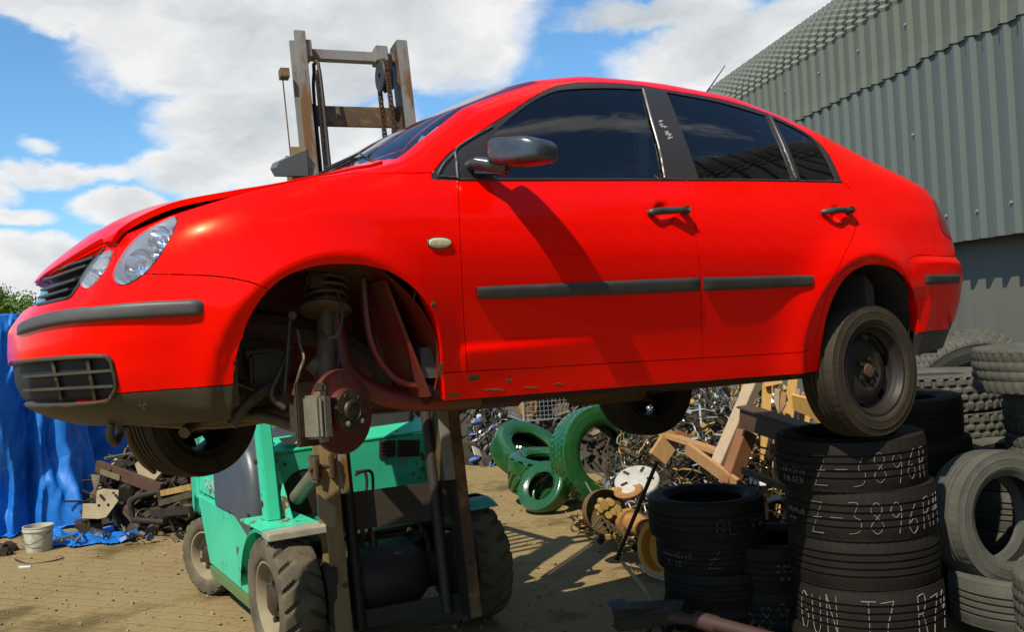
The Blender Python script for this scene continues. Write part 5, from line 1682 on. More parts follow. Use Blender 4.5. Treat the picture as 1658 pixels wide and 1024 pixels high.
# ---- tangle of wire and rods at mid distance
rnd = random.Random(12); bm = BM()
TM = [M_SILV, M_DIRT, M_SCR, M_GALV, M_YEL, M_DIRT]
mf = mound(1.66, 8.4, .98, 1.25, 1.35)
for k in range(1000):
    x = rnd.uniform(.7, 2.7); y = rnd.uniform(7.1, 9.3); h = mf(x, y)
    if h <= 0: continue
    z = h*rnd.uniform(.35, 1); p = Vector((x, y, z)); mi = rnd.randrange(6)
    if k % 3 == 0:
        R = rnd.uniform(.05, .16); ax = Vector((rnd.gauss(0, 1), rnd.gauss(0, 1), rnd.gauss(0, 1))).normalized(); u = ax.orthogonal().normalized(); v = ax.cross(u)
        a1 = rnd.uniform(2, 6); tube(bm, [p+(u*math.cos(a)+v*math.sin(a))*R*(1+.2*math.sin(3*a)) for a in np.linspace(0, a1, 14)], rnd.uniform(.004, .009), 5, mi=mi)
    else:
        d = Vector((rnd.gauss(0, 1), rnd.gauss(0, 1), rnd.gauss(0, 1))).normalized()*rnd.uniform(.08, .28); q = Vector((rnd.gauss(0, .04), rnd.gauss(0, .04), rnd.gauss(0, .04)))
        tube(bm, spline([p-d, p+q, p+d], 3), rnd.uniform(.003, .008), 5, mi=mi)
h2 = heap('x', (.7, 2.7, 7.1, 9.3), 620, TM, 15, (.03, .12), mf); me = bpy.data.meshes.new('t'); h2.to_mesh(me); h2.free(); bm.from_mesh(me); bpy.data.meshes.remove(me)
mound_base(bm, 1.66, 8.5, .86, 1.1, 1.0, 6, 1)
tag(obj('wire_tangle', bm, TM), kind='stuff')
bm = heap('x', (.3, 1.6, 5.6, 7.8), 420, [M_YEL, M_DIRT, M_ORNG, M_SCR, M_YEL], 21, (.03, .11), lambda x, y: .14 if abs((x-.98)-(6.7-y)*.35) < .30 else 0)
tag(obj('small_scrap', bm, [M_YEL, M_DIRT, M_ORNG, M_SCR, M_YEL]), kind='stuff')
# hubcap, ring
bm = BM(); M = Matrix.Translation(P(1031, 778, 6.9)) @ Vector((-.15, -.5, .85)).to_track_quat('Z', 'Y').to_matrix().to_4x4()
revolve(bm, [(.001, .02), (.05, .022), (.07, .012), (.12, .012), (.15, .0), (.155, -.012), (.15, -.015)], 36, M)
for k in range(5):
    a = 2*math.pi*k/5; box(bm, M @ Vector((.095*math.cos(a), .095*math.sin(a), .014)), (.05, .018, .01), M.to_3x3() @ Matrix.Rotation(a, 3, 'Z'), mi=1)
part_thing('hubcap', 'white plastic hubcap lying on the wire tangle beside the large green tyre', 'hubcap', bm, [M_WHITE, M_DIRT])
bm = BM(); M = Matrix.Translation(P(1018, 797, 6.8)) @ Vector((-.2, -.3, .9)).to_track_quat('Z', 'Y').to_matrix().to_4x4(); revolve(bm, [(.05, 0), (.09, .0), (.10, .012), (.09, .022), (.05, .02)], 26, M, closed=True)
part_thing('rusty_ring', 'flat orange rusty ring just below the white hubcap', 'ring', bm, M_ORNG)
# rear axle with brake drum
ax_ = thing('rusty_axle', 'rusty orange axle with a large round backing plate lying on the paving', 'axle', P(978, 862, 6.8)); ax_.location.z = 0
o0 = ax_.location


def loc(px, py, Y): return P(px, py, Y)-o0


bm = BM(); M = Matrix.Translation(loc(978, 829, 6.8)) @ Vector((.35, -.9, .2)).to_track_quat('Z', 'Y').to_matrix().to_4x4()
revolve(bm, [(.03, -.04), (.135, -.04), (.150, -.03), (.152, .03), (.146, .032), (.140, -.02), (.03, -.02)], 40, M); obj('backing_plate', bm, mat('olive_rust', (.16, .10, .03), rough=.7, col2=(.06, .03, .012), scale=12, bump=.2), ax_, 40)
bm = BM()
tube(bm, [loc(978, 829, 6.85), loc(1005, 838, 6.75), loc(1030, 850, 6.6), loc(1062, 868, 6.45)], .05, 14, rs=[.035, .045, .075, .045])
tube(bm, [loc(1016, 845, 6.7), loc(1022, 848, 6.65)], .09, 16); tube(bm, [loc(1044, 858, 6.55), loc(1048, 860, 6.52)], .075, 16)
obj('axle_tube', bm, M_ORNG, ax_, 40)
bm = BM()
for q in ((968, 822), (975, 818), (985, 812), (990, 826), (981, 832), (995, 822), (972, 812), (1000, 832)): tube(bm, [loc(q[0], q[1], 6.72), loc(q[0]+5, q[1]+3, 6.62)], .024, 9)
for q in ((980, 812, 1003, 824), (968, 834, 990, 820)): tube(bm, [loc(q[0], q[1], 6.66), loc(q[2], q[3], 6.66)], .014, 7)
obj('brake_shoe', bm, M_YEL, ax_, 40)
bm = BM()
for k in range(9): tube(bm, spline([loc(960+k*9, 855+k*3, 6.5), loc(975+k*8, 838+k*6, 6.55), loc(990+k*8, 862+k*4, 6.45)], 4), .007, 6)
obj('brake_pipe', bm, M_SCR, ax_, 60)
bm = BM(); M = Matrix.Translation(P(1075, 888, 5.75)) @ Vector((-.75, -.6, .15)).to_track_quat('Z', 'Y').to_matrix().to_4x4()
revolve(bm, [(.13, -.05), (.16, -.05), (.165, -.04), (.15, 0), (.165, .04), (.16, .05), (.13, .05), (.12, 0)], 40, M, closed=True); revolve(bm, [(.03, -.01), (.14, -.02), (.14, -.01), (.03, .0)], 30, M, closed=True)
part_thing('yellow_rim', 'small yellow ochre wheel rim standing against the near tyre stack', 'wheel rim', bm, mat('orange_rim', (.60, .27, .03), rough=.6, col2=(.42, .19, .03), scale=12))
bm = BM(); tube(bm, [P(1064, 748, 6.1), P(1004, 893, 5.95), P(998, 908, 5.93)], .012, 8, rs=[.012, .012, .016]); part_thing('iron_bar', 'long dark iron bar leaning from the timber down to the paving', 'iron bar', bm, M_DIRT)
bm = BM(); tube(bm, [P(1008, 912, 6.0)+Vector((0, 0, .0)), P(1040, 950, 5.55), P(1066, 990, 5.35)], .012, 7, rs=[.010, .013, .012]); part_thing('wooden_stick', 'thin pale wooden stick lying on the paving by the tyre stack', 'stick', bm, mat('pale_wood', (.34, .24, .11), rough=.8, col2=(.22, .15, .07), scale=14))
bm = BM(); px_prism(bm, [(1032, 914), (1076, 922), (1078, 940), (1050, 930)], 5.9, .01, 1.2); part_thing('crumpled_sheet', 'small crumpled white panel on the ground left of the tyre stack', 'panel', bm, M_WHITE)
# dark things at the bottom edge
bm = BM(); beam(bm, P(1000, 1005, 5.0), P(1112, 990, 4.95), .18, .07, bev=.01); box(bm, P(1050, 988, 5.0), (.35, .14, .05), bev=.01); part_thing('black_tray', 'black plastic tray in shadow at the foot of the tyre stack', 'tray', bm, M_DIRT)
bm = BM(); tube(bm, [P(1086, 1000, 4.5), P(1128, 1006, 4.42), P(1130, 1004, 4.41), P(1160, 1014, 4.35), P(1162, 1012, 4.34), P(1300, 1050, 4.1)], .04, 14, rs=[.022, .024, .038, .040, .030, .030]); part_thing('drive_shaft', 'brownish red drive shaft lying in shadow at the bottom of the photo', 'drive shaft', bm, mat('shaft_brown', (.045, .014, .009), rough=.7, col2=(.025, .012, .008), scale=9))
bm = BM(); px_prism(bm, [(985, 980), (1010, 976), (1022, 990), (1000, 1000)], 5.3, .02, 2); part_thing('cloth_rag', 'dark purple rag on the shadowed paving', 'rag', bm, mat('rag_purple', (.05, .03, .08), rough=.9))
bm = heap('x', (.5, 1.25, 4.75, 5.35), 110, [M_DIRT, M_RUST, M_ORNG, M_SCR], 31, (.03, .10), lambda x, y: .07)
tag(obj('floor_scrap', bm, [M_DIRT, M_RUST, M_ORNG, M_SCR]), kind='stuff')

# ---- timber
M_WOOD = mat('raw_timber', (.40, .23, .09), rough=.8, col2=(.26, .13, .045), scale=6, amount=.6, bump=.1, bscale=40, stretch=(6, 6, 1))
M_WOODY = mat('yellow_timber', (.60, .36, .10), rough=.75, col2=(.44, .24, .06), scale=7, amount=.6, bump=.1, bscale=40, stretch=(6, 6, 1))
M_WOODG = mat('grey_timber', (.24, .20, .16), rough=.8, col2=(.42, .28, .14), scale=6, amount=.6, bump=.1, stretch=(6, 6, 1))
M_WOODR = mat('brown_timber', (.24, .10, .03), rough=.75, col2=(.14, .055, .02), scale=6, amount=.6)
wf = thing('broken_pallet', 'broken brown timber pallet standing over the wires behind the near tyre stack', 'pallet', (1.9, 7.7, 0))


def wb(name, a, b_, w, h, m, par=wf, up=(0, 0, 1)):
    bm = BM(); beam(bm, a-par.location, b_-par.location, w, h, up, bev=.003); return obj(name, bm, m, par)


wb('upright', P(1224, 612, 7.6), P(1158, 765, 7.3), .075, .10, M_WOODG, up=(.8, -1, 0))
wb('board', P(1112, 726, 7.5), P(1196, 788, 7.1), .035, .09, M_WOOD, up=(.1, -.3, 1))
wb('board', P(1072, 702, 7.9), P(1165, 733, 7.7), .11, .035, M_WOOD)
wb('end_block', P(1064, 744, 7.8), P(1092, 702, 7.9), .15, .05, M_WOOD, up=(.4, -1, .2))
wb('board', P(1092, 702, 7.9), P(1190, 742, 8.1), .06, .07, M_WOODR)
wb('stub', P(1210, 700, 7.3), P(1180, 786, 7.2), .12, .09, M_WOODR, up=(.6, -1, 0))
wc = thing('wooden_crate', 'yellow wooden crate frame with upright slats behind the front tyre stack', 'wooden crate', (1.85, 6.9, 0))
for (xa, ya, xb, yb, w, Y) in ((1242, 612, 1236, 842, .066, 8.05), (1284, 612, 1272, 720, .066, 8.15), (1222, 650, 1220, 720, .05, 8.3), (1262, 740, 1258, 838, .04, 8.1)):
    wb('post', P(xa, ya, Y), P(xb, yb, Y-.05), w, .04, M_WOODY, wc, up=(0, 1, 0))
for (xa, ya, xb, yb, w, Y, mm) in ((1238, 622, 1266, 616, .05, 8.0, M_WOODY), (1240, 728, 1275, 730, .09, 8.06, M_WOODR), (1240, 745, 1262, 738, .04, 8.05, M_WOODY), (1236, 848, 1262, 850, .10, 8.1, M_ORNG)):
    wb('rail', P(xa, ya, Y), P(xb, yb, Y), .04, w, mm, wc)
for k in range(7):
    wb('slat', P(1247+k*11, 625+k % 3*5, 8.35), P(1243+k*10, 715+k % 2*90, 8.3), .04, .02, (M_WOODY, M_WOODG, M_WOOD)[k % 3], wc, up=(0, 1, 0))
bm = BM(); px_prism(bm, [(1282, 640), (1306, 646), (1330, 660), (1334, 668), (1330, 690), (1312, 676), (1284, 664)], 7.9, .03, -.2); part_thing('plywood_offcut', 'light plywood offcut resting against the crate beside the rear wheel', 'board', bm, M_WOODY)
bm = BM(); beam(bm, P(1205, 676, 7.2), P(1345, 722, 6.6), .09, .14); beam(bm, P(1205, 676, 7.2)+Vector((0, 0, .075)), P(1345, 722, 6.6)+Vector((0, 0, .075)), .13, .012); part_thing('steel_girder', 'dark brown steel girder sloping behind the rear tyre stack', 'girder', bm, mat('girder_brown', (.05, .022, .012), rough=.6, col2=(.08, .04, .02), scale=6))
bm = BM(); beam(bm, P(1203, 762, 7.0), P(1275, 792, 6.7), .035, .04); part_thing('metal_rail', 'thin metal rail sticking out of the tyres below the girder', 'metal rail', bm, M_SCR)
bm = BM(); prev = None
for k in range(14):
    t = k/13; a = P(1128+95*t, 612+98*t-14*math.sin(math.pi*t), 8.7); row = [bm.verts.new(a+Vector((0, .0+.05*j, (.10+.05*math.sin(math.pi*t))*(1-j/4)*1.65+.02*math.sin(j)))) for j in range(5)]
    if prev:
        for j in range(4): bm.faces.new((prev[j], row[j], row[j+1], prev[j+1]))
    prev = row
bmesh.ops.solidify(bm, geom=bm.faces[:], thickness=.006)
part_thing('white_bumper_panel', 'white curved car bumper panel lying across the scrap behind the timber', 'bumper', bm, mat('white_paint', (.68, .72, .78), rough=.3, coat=.4, col2=(.55, .58, .62), scale=3))
bm = BM()
for k in range(6): tube(bm, [P(1156+k*3, 648-k*2, 8.9), P(1172+k*3.5, 610-k, 9.0)], .015, 7, mi=k % 2)
part_thing('tube_bundle', 'bundle of pale green and white plastic tubes under the car sill', 'tubes', bm, [mat('mint_plastic', (.30, .55, .45), rough=.4), M_WHITE])
bm = BM(); px_prism(bm, [(1184, 612), (1226, 612), (1210, 668), (1168, 664)], 9.2, .12, .3); bmesh.ops.subdivide_edges(bm, edges=bm.edges[:], cuts=5, use_grid_fill=True)
for v in bm.verts: v.co += Vector((noise.noise(v.co*9), noise.noise(v.co*9+Vector((5, 0, 0))), noise.noise(v.co*9+Vector((0, 7, 0)))))*.07
part_thing('foam_scrap', 'lumpy olive foam piece behind the white bumper panel', 'foam', bm, mat('olive_foam', (.16, .13, .03), rough=.95, col2=(.30, .26, .07), scale=16, bump=.5, bscale=30))
tube_bm = BM(); tube(tube_bm, spline([P(1133, 640, 8.2), P(1136, 690, 8.15), P(1150, 725, 8.1), P(1172, 740, 8.1)], 5), .012, 7); part_thing('grey_pipe', 'thin grey bent pipe hanging in front of the white bumper panel', 'pipe', tube_bm, M_GALV)

# ================================================================ FORKLIFT
FY = R_(31)
FO = Vector((-.798, 5.423, 0))
fk = thing('forklift', 'green forklift truck standing behind the red car with its mast tilted back', 'forklift', FO, FY)
FM = Matrix.Translation(FO) @ Matrix.Rotation(FY, 4, 'Z'); FMI = FM.inverted(); FE = FMI @ Vector((0, 0, H))
# local frame: x to the right in the photo along the axle, y towards its rear, z up


def K(px, py, ax, val):
    d = FMI.to_3x3() @ RW @ Vector(((px-829)/F, 1, -(py-HY)/F)); i = 'xyz'.index(ax)
    return FE+d*((val-FE[i])/d[i])


M_GREEN = mat('green_enamel', (.045, .54, .31), rough=.45, coat=.1, col2=(.025, .36, .20), scale=3.5, amount=.7, col3=(.09, .06, .02), scale3=8, lim3=(.61, .635), rough2=.8)
M_GREENR = mat('green_enamel_rusty', (.030, .50, .28), rough=.4, coat=.15, col2=(.06, .56, .34), scale=5, amount=.8, col3=(.12, .04, .015), scale3=5.5, lim3=(.53, .56), rough2=.85)
M_OLIVE = mat('dirty_green', (.05, .16, .05), rough=.7, col2=(.13, .11, .03), scale=6, amount=.6)
M_GREYH = mat('grey_bonnet_plastic', (.040, .047, .052), rough=.40, col2=(.065, .072, .075), scale=5, amount=.7, bump=.03, bscale=90)
M_MAST = mat('mast_steel', (.19, .185, .165), rough=.48, metal=.35, col2=(.27, .25, .20), scale=5, amount=.6, stretch=(3, 3, .6), col3=(.17, .085, .025), scale3=3.2, lim3=(.50, .60))
M_MASTR = mat('mast_rusty', (.115, .075, .034), rough=.6, metal=.35, col2=(.06, .034, .016), scale=9, amount=.6, col3=(.24, .15, .045), scale3=6, lim3=(.50, .66), bump=.12, bscale=90)
M_MASTY = mat('mast_dusty', (.24, .165, .06), rough=.75, col2=(.12, .08, .03), scale=6, amount=.6, stretch=(3, 3, .5), bump=.1)
M_BLKMET = mat('mast_black', (.014, .011, .009), rough=.6, col2=(.03, .022, .012), scale=8)
M_TYFR = mat('dusty_forklift_rubber', (.032, .027, .02), rough=.85, col2=(.14, .11, .055), scale=6, amount=.45, bump=.35, bscale=60)
M_RIMD = mat('dusty_rim', (.26, .21, .12), rough=.8, col2=(.15, .12, .07), scale=7, bump=.1)
MT = math.radians(8.6)   # mast tilt
MB0 = Vector((0, -.33, .12)); MU = Vector((0, math.sin(MT), math.cos(MT))); MF = Vector((0, -math.cos(MT), math.sin(MT)))
MR = Vector((1, 0, 0)); _tw = Matrix.Rotation(R_(-7), 3, 'Z'); MU = _tw @ MU; MF = _tw @ MF; MR = _tw @ MR   # up the mast, towards the front


def mp_(r, u, f=0.0): return MB0+MR*r+MU*u+MF*f


def mbox(bm, r0, r1, f0, f1, u0, u1, mi=0, bev=0):
    rot = Matrix((MR, -MF, MU)).transposed()
    box(bm, (mp_((r0+r1)/2, (u0+u1)/2, (f0+f1)/2)), (abs(r1-r0), abs(f1-f0), abs(u1-u0)), rot, mi, bev)


def rail(name, r, u0, u1, w, dep, side, f=0.0, m=None):
    """upright of the mast: web and two flanges; flange opens towards side"""
    bm = BM(); fl = .016
    mbox(bm, r-side*.004, r-side*.018, f-dep/2, f+dep/2, u0, u1, 1)
    a, b_ = (r-side*.018, r+side*(w-.018))
    mbox(bm, a, b_, f+dep/2, f+dep/2+fl, u0, u1, 0, .003)
    mbox(bm, a, b_, f-dep/2-fl, f-dep/2, u0, u1, 0, .003)
    return obj(name, bm, m or [M_MAST, M_MASTR], fk)


UT = 3.25   # length of raised inner mast top along u
for s in (-1, 1):
    rail('inner_mast_rail', s*.278, .75, UT+(.02 if s < 0 else 0), .062, .115, s, .0)
    rail('outer_mast_rail', s*.335, .02, 2.60, .085 if s < 0 else .060, .135, -s if False else s, .0, [M_MASTY, M_MASTR] if s < 0 else [M_MASTR, M_BLKMET])
for s in (-1, 1):
    bm = BM(); mbox(bm, s*.28, s*.38, -.02, .02, 2.58, 2.61); obj('mast_end_plate', bm, M_MAST, fk)
bm = BM()   # crossbars of the raised inner mast
mbox(bm, -.275, .275, -.045, .0, 3.14, 3.20, 0, .004); mbox(bm, -.285, -.225, -.06, .05, 3.13, 3.23, 0, .004); mbox(bm, .14, .21, -.06, .05, 3.13, 3.22, 0, .004)
obj('mast_crossbar', bm, M_MAST, fk)
bm = BM(); mbox(bm, -.265, .265, -.07, -.055, 2.77, 2.89, 0, .003); obj('mast_crossbar', bm, M_MASTR, fk)
for a_, b_ in ((.55, .75), (.05, .14)): bm = BM(); mbox(bm, -.36, .36, -.09, -.07, a_, b_); obj('mast_crossbar', bm, M_BLKMET, fk)
bm = BM(); mbox(bm, -.40, -.35, -.06, -.0, 3.03, 3.08, 0); tube(bm, [mp_(-.385, 3.05, -.03), mp_(-.37, 1.2, -.03)], .004, 5); obj('limit_bracket', bm, M_MASTR, fk)
bm = BM()
q0 = [K(448, 271, 'y', -.02), K(452, 262, 'y', -.02), K(484, 247, 'y', -.02), K(497, 243, 'y', -.02), K(499, 285, 'y', -.02), K(455, 284, 'y', -.02)]
prism(bm, q0, (0, .11, .01)); obj('mast_side_bracket', bm, mat('bracket_grey', (.10, .11, .10), rough=.5, metal=.2), fk)
# chain sheaves, chains, hoses
bm = BM()
for r in (.17,):
    c = mp_(r, 3.04, .03); M = Matrix.Translation(c) @ MR.to_track_quat('Z', 'Y').to_matrix().to_4x4()
    revolve(bm, [(.02, -.022), (.085, -.022), (.092, -.014), (.078, -.010), (.078, .010), (.092, .014), (.085, .022), (.02, .022)], 28, M, closed=True)
    box(bm, c+Vector((.045, .02, .03)), (.03, .06, .20), bev=.004)
obj('chain_sheave', bm, M_BLKMET, fk, 40)


def chain(bm, a, b_, w=.026, pitch=.026, mi=0):
    d = b_-a; n = int(d.length/pitch); u = d.normalized()
    for k in range(n):
        p = a+u*pitch*(k+.5)
        tube(bm, [p-Vector((w/2, 0, 0)), p+Vector((w/2, 0, 0))], .0075, 6, mi=mi)
        for s in ((-1, 1) if k % 2 else (-.5, .5)): box(bm, p+Vector((s*w*.42, 0, 0)), (.004, .014, pitch*1.25), Matrix.Rotation(-MT, 3, 'X'), mi)


bm = BM(); chain(bm, mp_(.17, 3.03, .118), mp_(.17, 1.5, .118)); chain(bm, mp_(.17, 3.03, -.055), mp_(.17, 1.5, -.055))
pts = [mp_(.17, 3.04, .03)+(MF*math.cos(a)+MU*math.sin(a))*.088 for a in np.linspace(0, math.pi, 12)]
for i in range(11): chain(bm, pts[i], pts[i+1], pitch=.022)
obj('lift_chain', bm, mat('chain_rust', (.055, .032, .018), rough=.6, metal=.4, col2=(.12, .07, .03), scale=40), fk)
bm = BM(); chain(bm, mp_(-.215, 3.02, .06), mp_(-.215, 1.5, .06), .02)
tube(bm, spline([mp_(-.22, 2.2, -.04), mp_(-.22, 2.9, -.04), mp_(-.215, 3.06, 0), mp_(-.22, 3.09, .04), mp_(-.20, 3.01, .07), mp_(-.20, 2.2, .07), mp_(-.20, 1.3, .07)], 4), .010, 7)
tube(bm, [mp_(-.21, 3.06, .03), mp_(-.225, 1.3, .03)], .009, 6); tube(bm, [mp_(-.185, 2.6, .02), mp_(-.17, 1.3, .02)], .009, 6)
obj('mast_hose', bm, M_BLKMET, fk, 60)
bm = BM()
for s in (-1, 1): tube(bm, [mp_(s*.24, .05, -.07), mp_(s*.24, 1.5, -.07)], .032, 14); tube(bm, [mp_(s*.24, 1.5, -.07), mp_(s*.24, 2.9, -.07)], .018, 12)
obj('lift_cylinder', bm, M_BLKMET, fk, 40)
# carriage and forks under the car
_n = (MC.to_3x3() @ Vector((0, 0, 1))).normalized(); _p = MC @ Vector((.9, 0, .182))


def under(x, y):   # height of the car's underside above a forklift-frame point
    w = FM @ Vector((x, y, 0)); return _p.z-((w.x-_p.x)*_n.x+(w.y-_p.y)*_n.y)/_n.z


ZF = under(0, -.45)
c0 = mp_(0, (ZF+.12-.12)/math.cos(MT), .10)
bm = BM()
for z in (1.36, 1.72):
    u = (z-.12)/math.cos(MT); mbox(bm, -.46, .46, .09, .14, u-.05, u+.05)
for s in (-1, 1): u = (1.54-.12)/math.cos(MT); mbox(bm, s*.22, s*.28, .04, .13, u-.3, u+.3)
obj('carriage', bm, M_BLKMET, fk)
for s in (-1, 1):
    bm = BM(); x = s*.28; yb = mp_(0, (1.3-.12)/math.cos(MT), .16).y; w_ = .055
    z0 = under(x, yb)-.012; z1 = under(x, yb-1.1)-.004; z5 = (z0+z1)/2
    prism(bm, [(x-w_, yb, z0-.045), (x-w_, yb, z0), (x-w_, yb-1.10, z1), (x-w_, yb-1.12, z1-.012), (x-w_, yb-.6, z5-.035)], (2*w_, 0, 0))
    beam(bm, Vector((x, yb+.005, z0-.045)), mp_(x, (z0+.48-.12)/math.cos(MT), .16), .11, .04, up=(0, 1, 0))
    obj('fork', bm, M_MASTR, fk)


# wheels
def fk_tyre(nm, r, b_, R, w, face, seed, steer=0.0):
    M = Matrix.Translation((r, b_, R)) @ Matrix.Rotation(R_(steer), 4, 'Z') @ Matrix.Rotation(math.pi/2*face, 4, 'Y')
    ri = R*.60; h = w/2
    p = [(ri, -h*.75), (ri+.012, -h*.92)]
    for t in np.linspace(.2, .88, 6): p.append((ri+(R-ri)*t, -h*(.95+.07*math.sin(math.pi*t))))
    t0 = len(p)
    for t in np.linspace(-1, 1, 15): p.append((R-.010*t*t, t*h*.90))
    t1 = len(p)
    for t in np.linspace(.88, .2, 6): p.append((ri+(R-ri)*t, h*(.95+.07*math.sin(math.pi*t))))
    p += [(ri+.012, h*.92), (ri, h*.75)]
    rnd = random.Random(seed)

    def mod(a, j, r_, z):
        if t0-1 <= j <= t1:
            t = (j-t0)/(t1-t0-1)*2-1; k = a/(2*math.pi)*20
            side = 1 if t > 0 else 0
            ph = (k+.5*side+abs(t)*.55) % 1
            if ph < .26 and abs(t) > .16: r_ -= .016*(min(1, (abs(t)-.16)*4))
            r_ += .003*math.sin(a*7+seed)
        return r_, z
    bm = BM(); revolve(bm, p, 240, M, mod); t = obj('tyre', bm, M_TYFR, None, 35)
    bm = BM()
    revolve(bm, [(ri, -h*.8), (ri+.008, h*.75), (ri+.014, h*.86), (ri-.004, h*.88), (ri-.014, h*.72), (ri-.022, h*.3), (ri-.05, h*.12), (ri*.62, h*.10), (ri*.58, h*.22), (ri*.40, h*.26), (ri*.38, h*.6), (.001, h*.62)], 56, M)
    rm = obj('wheel', bm, M_RIMD, fk, 35); t.parent = rm
    bm = BM()
    for k in range(6):
        a = 2*math.pi*k/6; c = M @ Vector((ri*.50*math.cos(a), ri*.50*math.sin(a), h*.22)); d = (M.to_3x3() @ Vector((0, 0, 1)))
        tube(bm, [c, c+d*.045], .017, 6)
    obj('wheel_nut', bm, M_HUBMET, rm, 30)
    bm = BM(); revolve(bm, [(ri*.40, h*.3), (ri*.40, h*.66), (ri*.34, h*.74), (.001, h*.75)], 24, M); obj('hub', bm, M_HUBMET, rm, 40)


fk_tyre('w', -.545, 0, .335, .215, -1, 1); fk_tyre('w', .545, 0, .335, .215, 1, 2)
fk_tyre('w', -.48, 1.70, .262, .18, -1, 3, 20); fk_tyre('w', .48, 1.70, .262, .18, 1, 4, 20)


def pl(name, pts, d, m, bev=0.0, par=fk, smooth=0):
    bm = BM(); prism(bm, pts, d)
    if bev: bmesh.ops.bevel(bm, geom=bm.edges[:], offset=bev, segments=2, affect='EDGES', clamp_overlap=True)
    return obj(name, bm, m, par, smooth)


# front cowl
cy = .34
cow = pl('front_cowl', [(-.46, cy, .56), (-.46, cy, 1.04), (.56, cy, 1.06), (.56, cy, .44), (-.10, cy, .44), (-.14, cy, .58)], (0, .04, 0), M_GREEN, .008)
bm = BM(); mcc = K(495, 797, 'y', cy-.004)
revolve(bm, [(.001, 0), (.13, 0), (.13, .004)], 30, Matrix.Translation(mcc) @ Matrix.Rotation(math.pi/2, 4, 'X')); obj('dark_hole_disc', bm, M_BLKMET, cow, 30)  # solid black disc painted for the shade inside the cylinder hole
pl('cowl_top', [(-.46, cy+.0, 1.043), (-.46, cy+.22, 1.10), (.56, cy+.22, 1.12), (.56, cy, 1.063)], (0, 0, .012), M_GREEN, .004)
pl('dashboard', [(-.05, cy+.16, 1.08), (-.05, cy+.22, 1.24), (.50, cy+.22, 1.24), (.50, cy+.16, 1.08)], (0, .12, 0), M_BLACKPL, .02)
pl('sheet', [K(452, 712, 'y', cy+.1), K(492, 706, 'y', cy+.1), K(504, 716, 'y', cy+.02), K(462, 722, 'y', cy+.02)], (0, 0, .006), mat('cardboard', (.38, .28, .16), rough=.9, col2=(.28, .2, .1), scale=6))
bm = BM()
for i in range(5):
    a = K(617, 718+i*5.5, 'y', cy-.012); b_ = K(636, 717+i*5.5, 'y', cy-.012); beam(bm, a, b_, .012, .008)
beam(bm, K(614, 728, 'y', cy-.004), K(640, 727, 'y', cy-.004), .01, .10, mi=1)
for i in range(7):
    a = K(646+i*4.6, 714, 'y', cy-.01); b_ = K(646+i*4.6, 739, 'y', cy-.01); beam(bm, a, b_, .010, .010, up=(0, 1, 0))
beam(bm, K(644, 727, 'y', cy-.004), K(679, 726, 'y', cy-.004), .01, .10, mi=1)
obj('lamp_grille', bm, [M_HUBMET, mat('grille_brown', (.03, .018, .012), rough=.7)], cow)
pl('warning_label', [K(645, 742, 'y', cy-.006), K(656, 741, 'y', cy-.006), K(657, 753, 'y', cy-.006), K(646, 754, 'y', cy-.006)], (0, .003, 0), mat('label_pale', (.30, .36, .32), rough=.6, col2=(.1, .1, .1), scale=260, amount=.2), par=cow)
# left front fender with worn step edge and wheel arch
bm = BM(); prev = None
for k in range(25):
    a = R_(68+112*k/24)
    c = Vector((0, .02, .335)); rr = .40
    y = c.y-rr*math.cos(a); z = c.z+rr*math.sin(a)*.93
    row = [bm.verts.new((x, y, z)) for x in (-.66, -.655, -.40, -.38)]; row[0].co.z -= .02; 
    if prev:
        for j in range(3): bm.faces.new((prev[j], row[j], row[j+1], prev[j+1]))
    prev = row
for v in bm.verts: v.co.z = min(v.co.z, .700); 
bmesh.ops.solidify(bm, geom=bm.faces[:], thickness=.012); obj('front_mudguard', bm, M_GREEN, fk, 40)
bm = BM(); prev = None
for k in range(25):
    a = R_(60+110*k/24); rr = .40; y = .02-rr*math.cos(a); z = .335+rr*math.sin(a)*.93
    row = [bm.verts.new((x, y, min(z, .70))) for x in (.66, .40)]
    if prev: bm.faces.new((prev[0], row[0], row[1], prev[1]))
    prev = row
bmesh.ops.solidify(bm, geom=bm.faces[:], thickness=.012); obj('front_mudguard', bm, M_GREEN, fk, 40)
pl('step_plate', [(-.66, -.16, .705), (-.36, -.20, .712), (-.36, -.06, .716), (-.66, -.04, .708)], (0, 0, -.035), mat('worn_step', (.36, .36, .30), rough=.6, col2=(.20, .16, .09), scale=9), .004)
pl('mudguard_top', [(-.66, -.04, .700), (-.36, -.06, .700), (-.36, .36, .700), (-.66, .36, .700)], (0, 0, .014), M_GREENR, .003)
# overhead guard front legs and roof
for s in (-1, 1):
    bm = BM()
    a = Vector((s*.53, .20, .70)); b_ = Vector((s*.50, .50, 2.08))
    beam(bm, a, b_, .075, .10, up=(0, 1, 0), bev=.008); obj('guard_post', bm, M_GREEN, fk)
    bm = BM(); beam(bm, Vector((s*.53, .95+.55, 1.0)), Vector((s*.48, 1.25, 2.08)), .06, .07, up=(0, 1, 0)); obj('guard_post', bm, M_GREEN, fk)
bm = BM(); beam(bm, Vector((-.455, .13, .70)), Vector((-.47, .36, 1.06)), .03, .05, up=(0, 1, 0), bev=.004); obj('guard_brace', bm, M_GREENR, fk)
bm = BM()
for y in np.linspace(.5, 1.3, 8): beam(bm, (-.5, y, 2.10), (.5, y, 2.10), .03, .04)
for s in (-1, 1): beam(bm, (s*.5, .46, 2.10), (s*.48, 1.34, 2.10), .05, .06)
obj('guard_roof', bm, M_GREEN, fk)
bm = BM()
for z, y in ((.80, .24), (1.02, .32), (1.30, .40)): tube(bm, [(-.575, y, z), (-.56, y, z)], .016, 12)
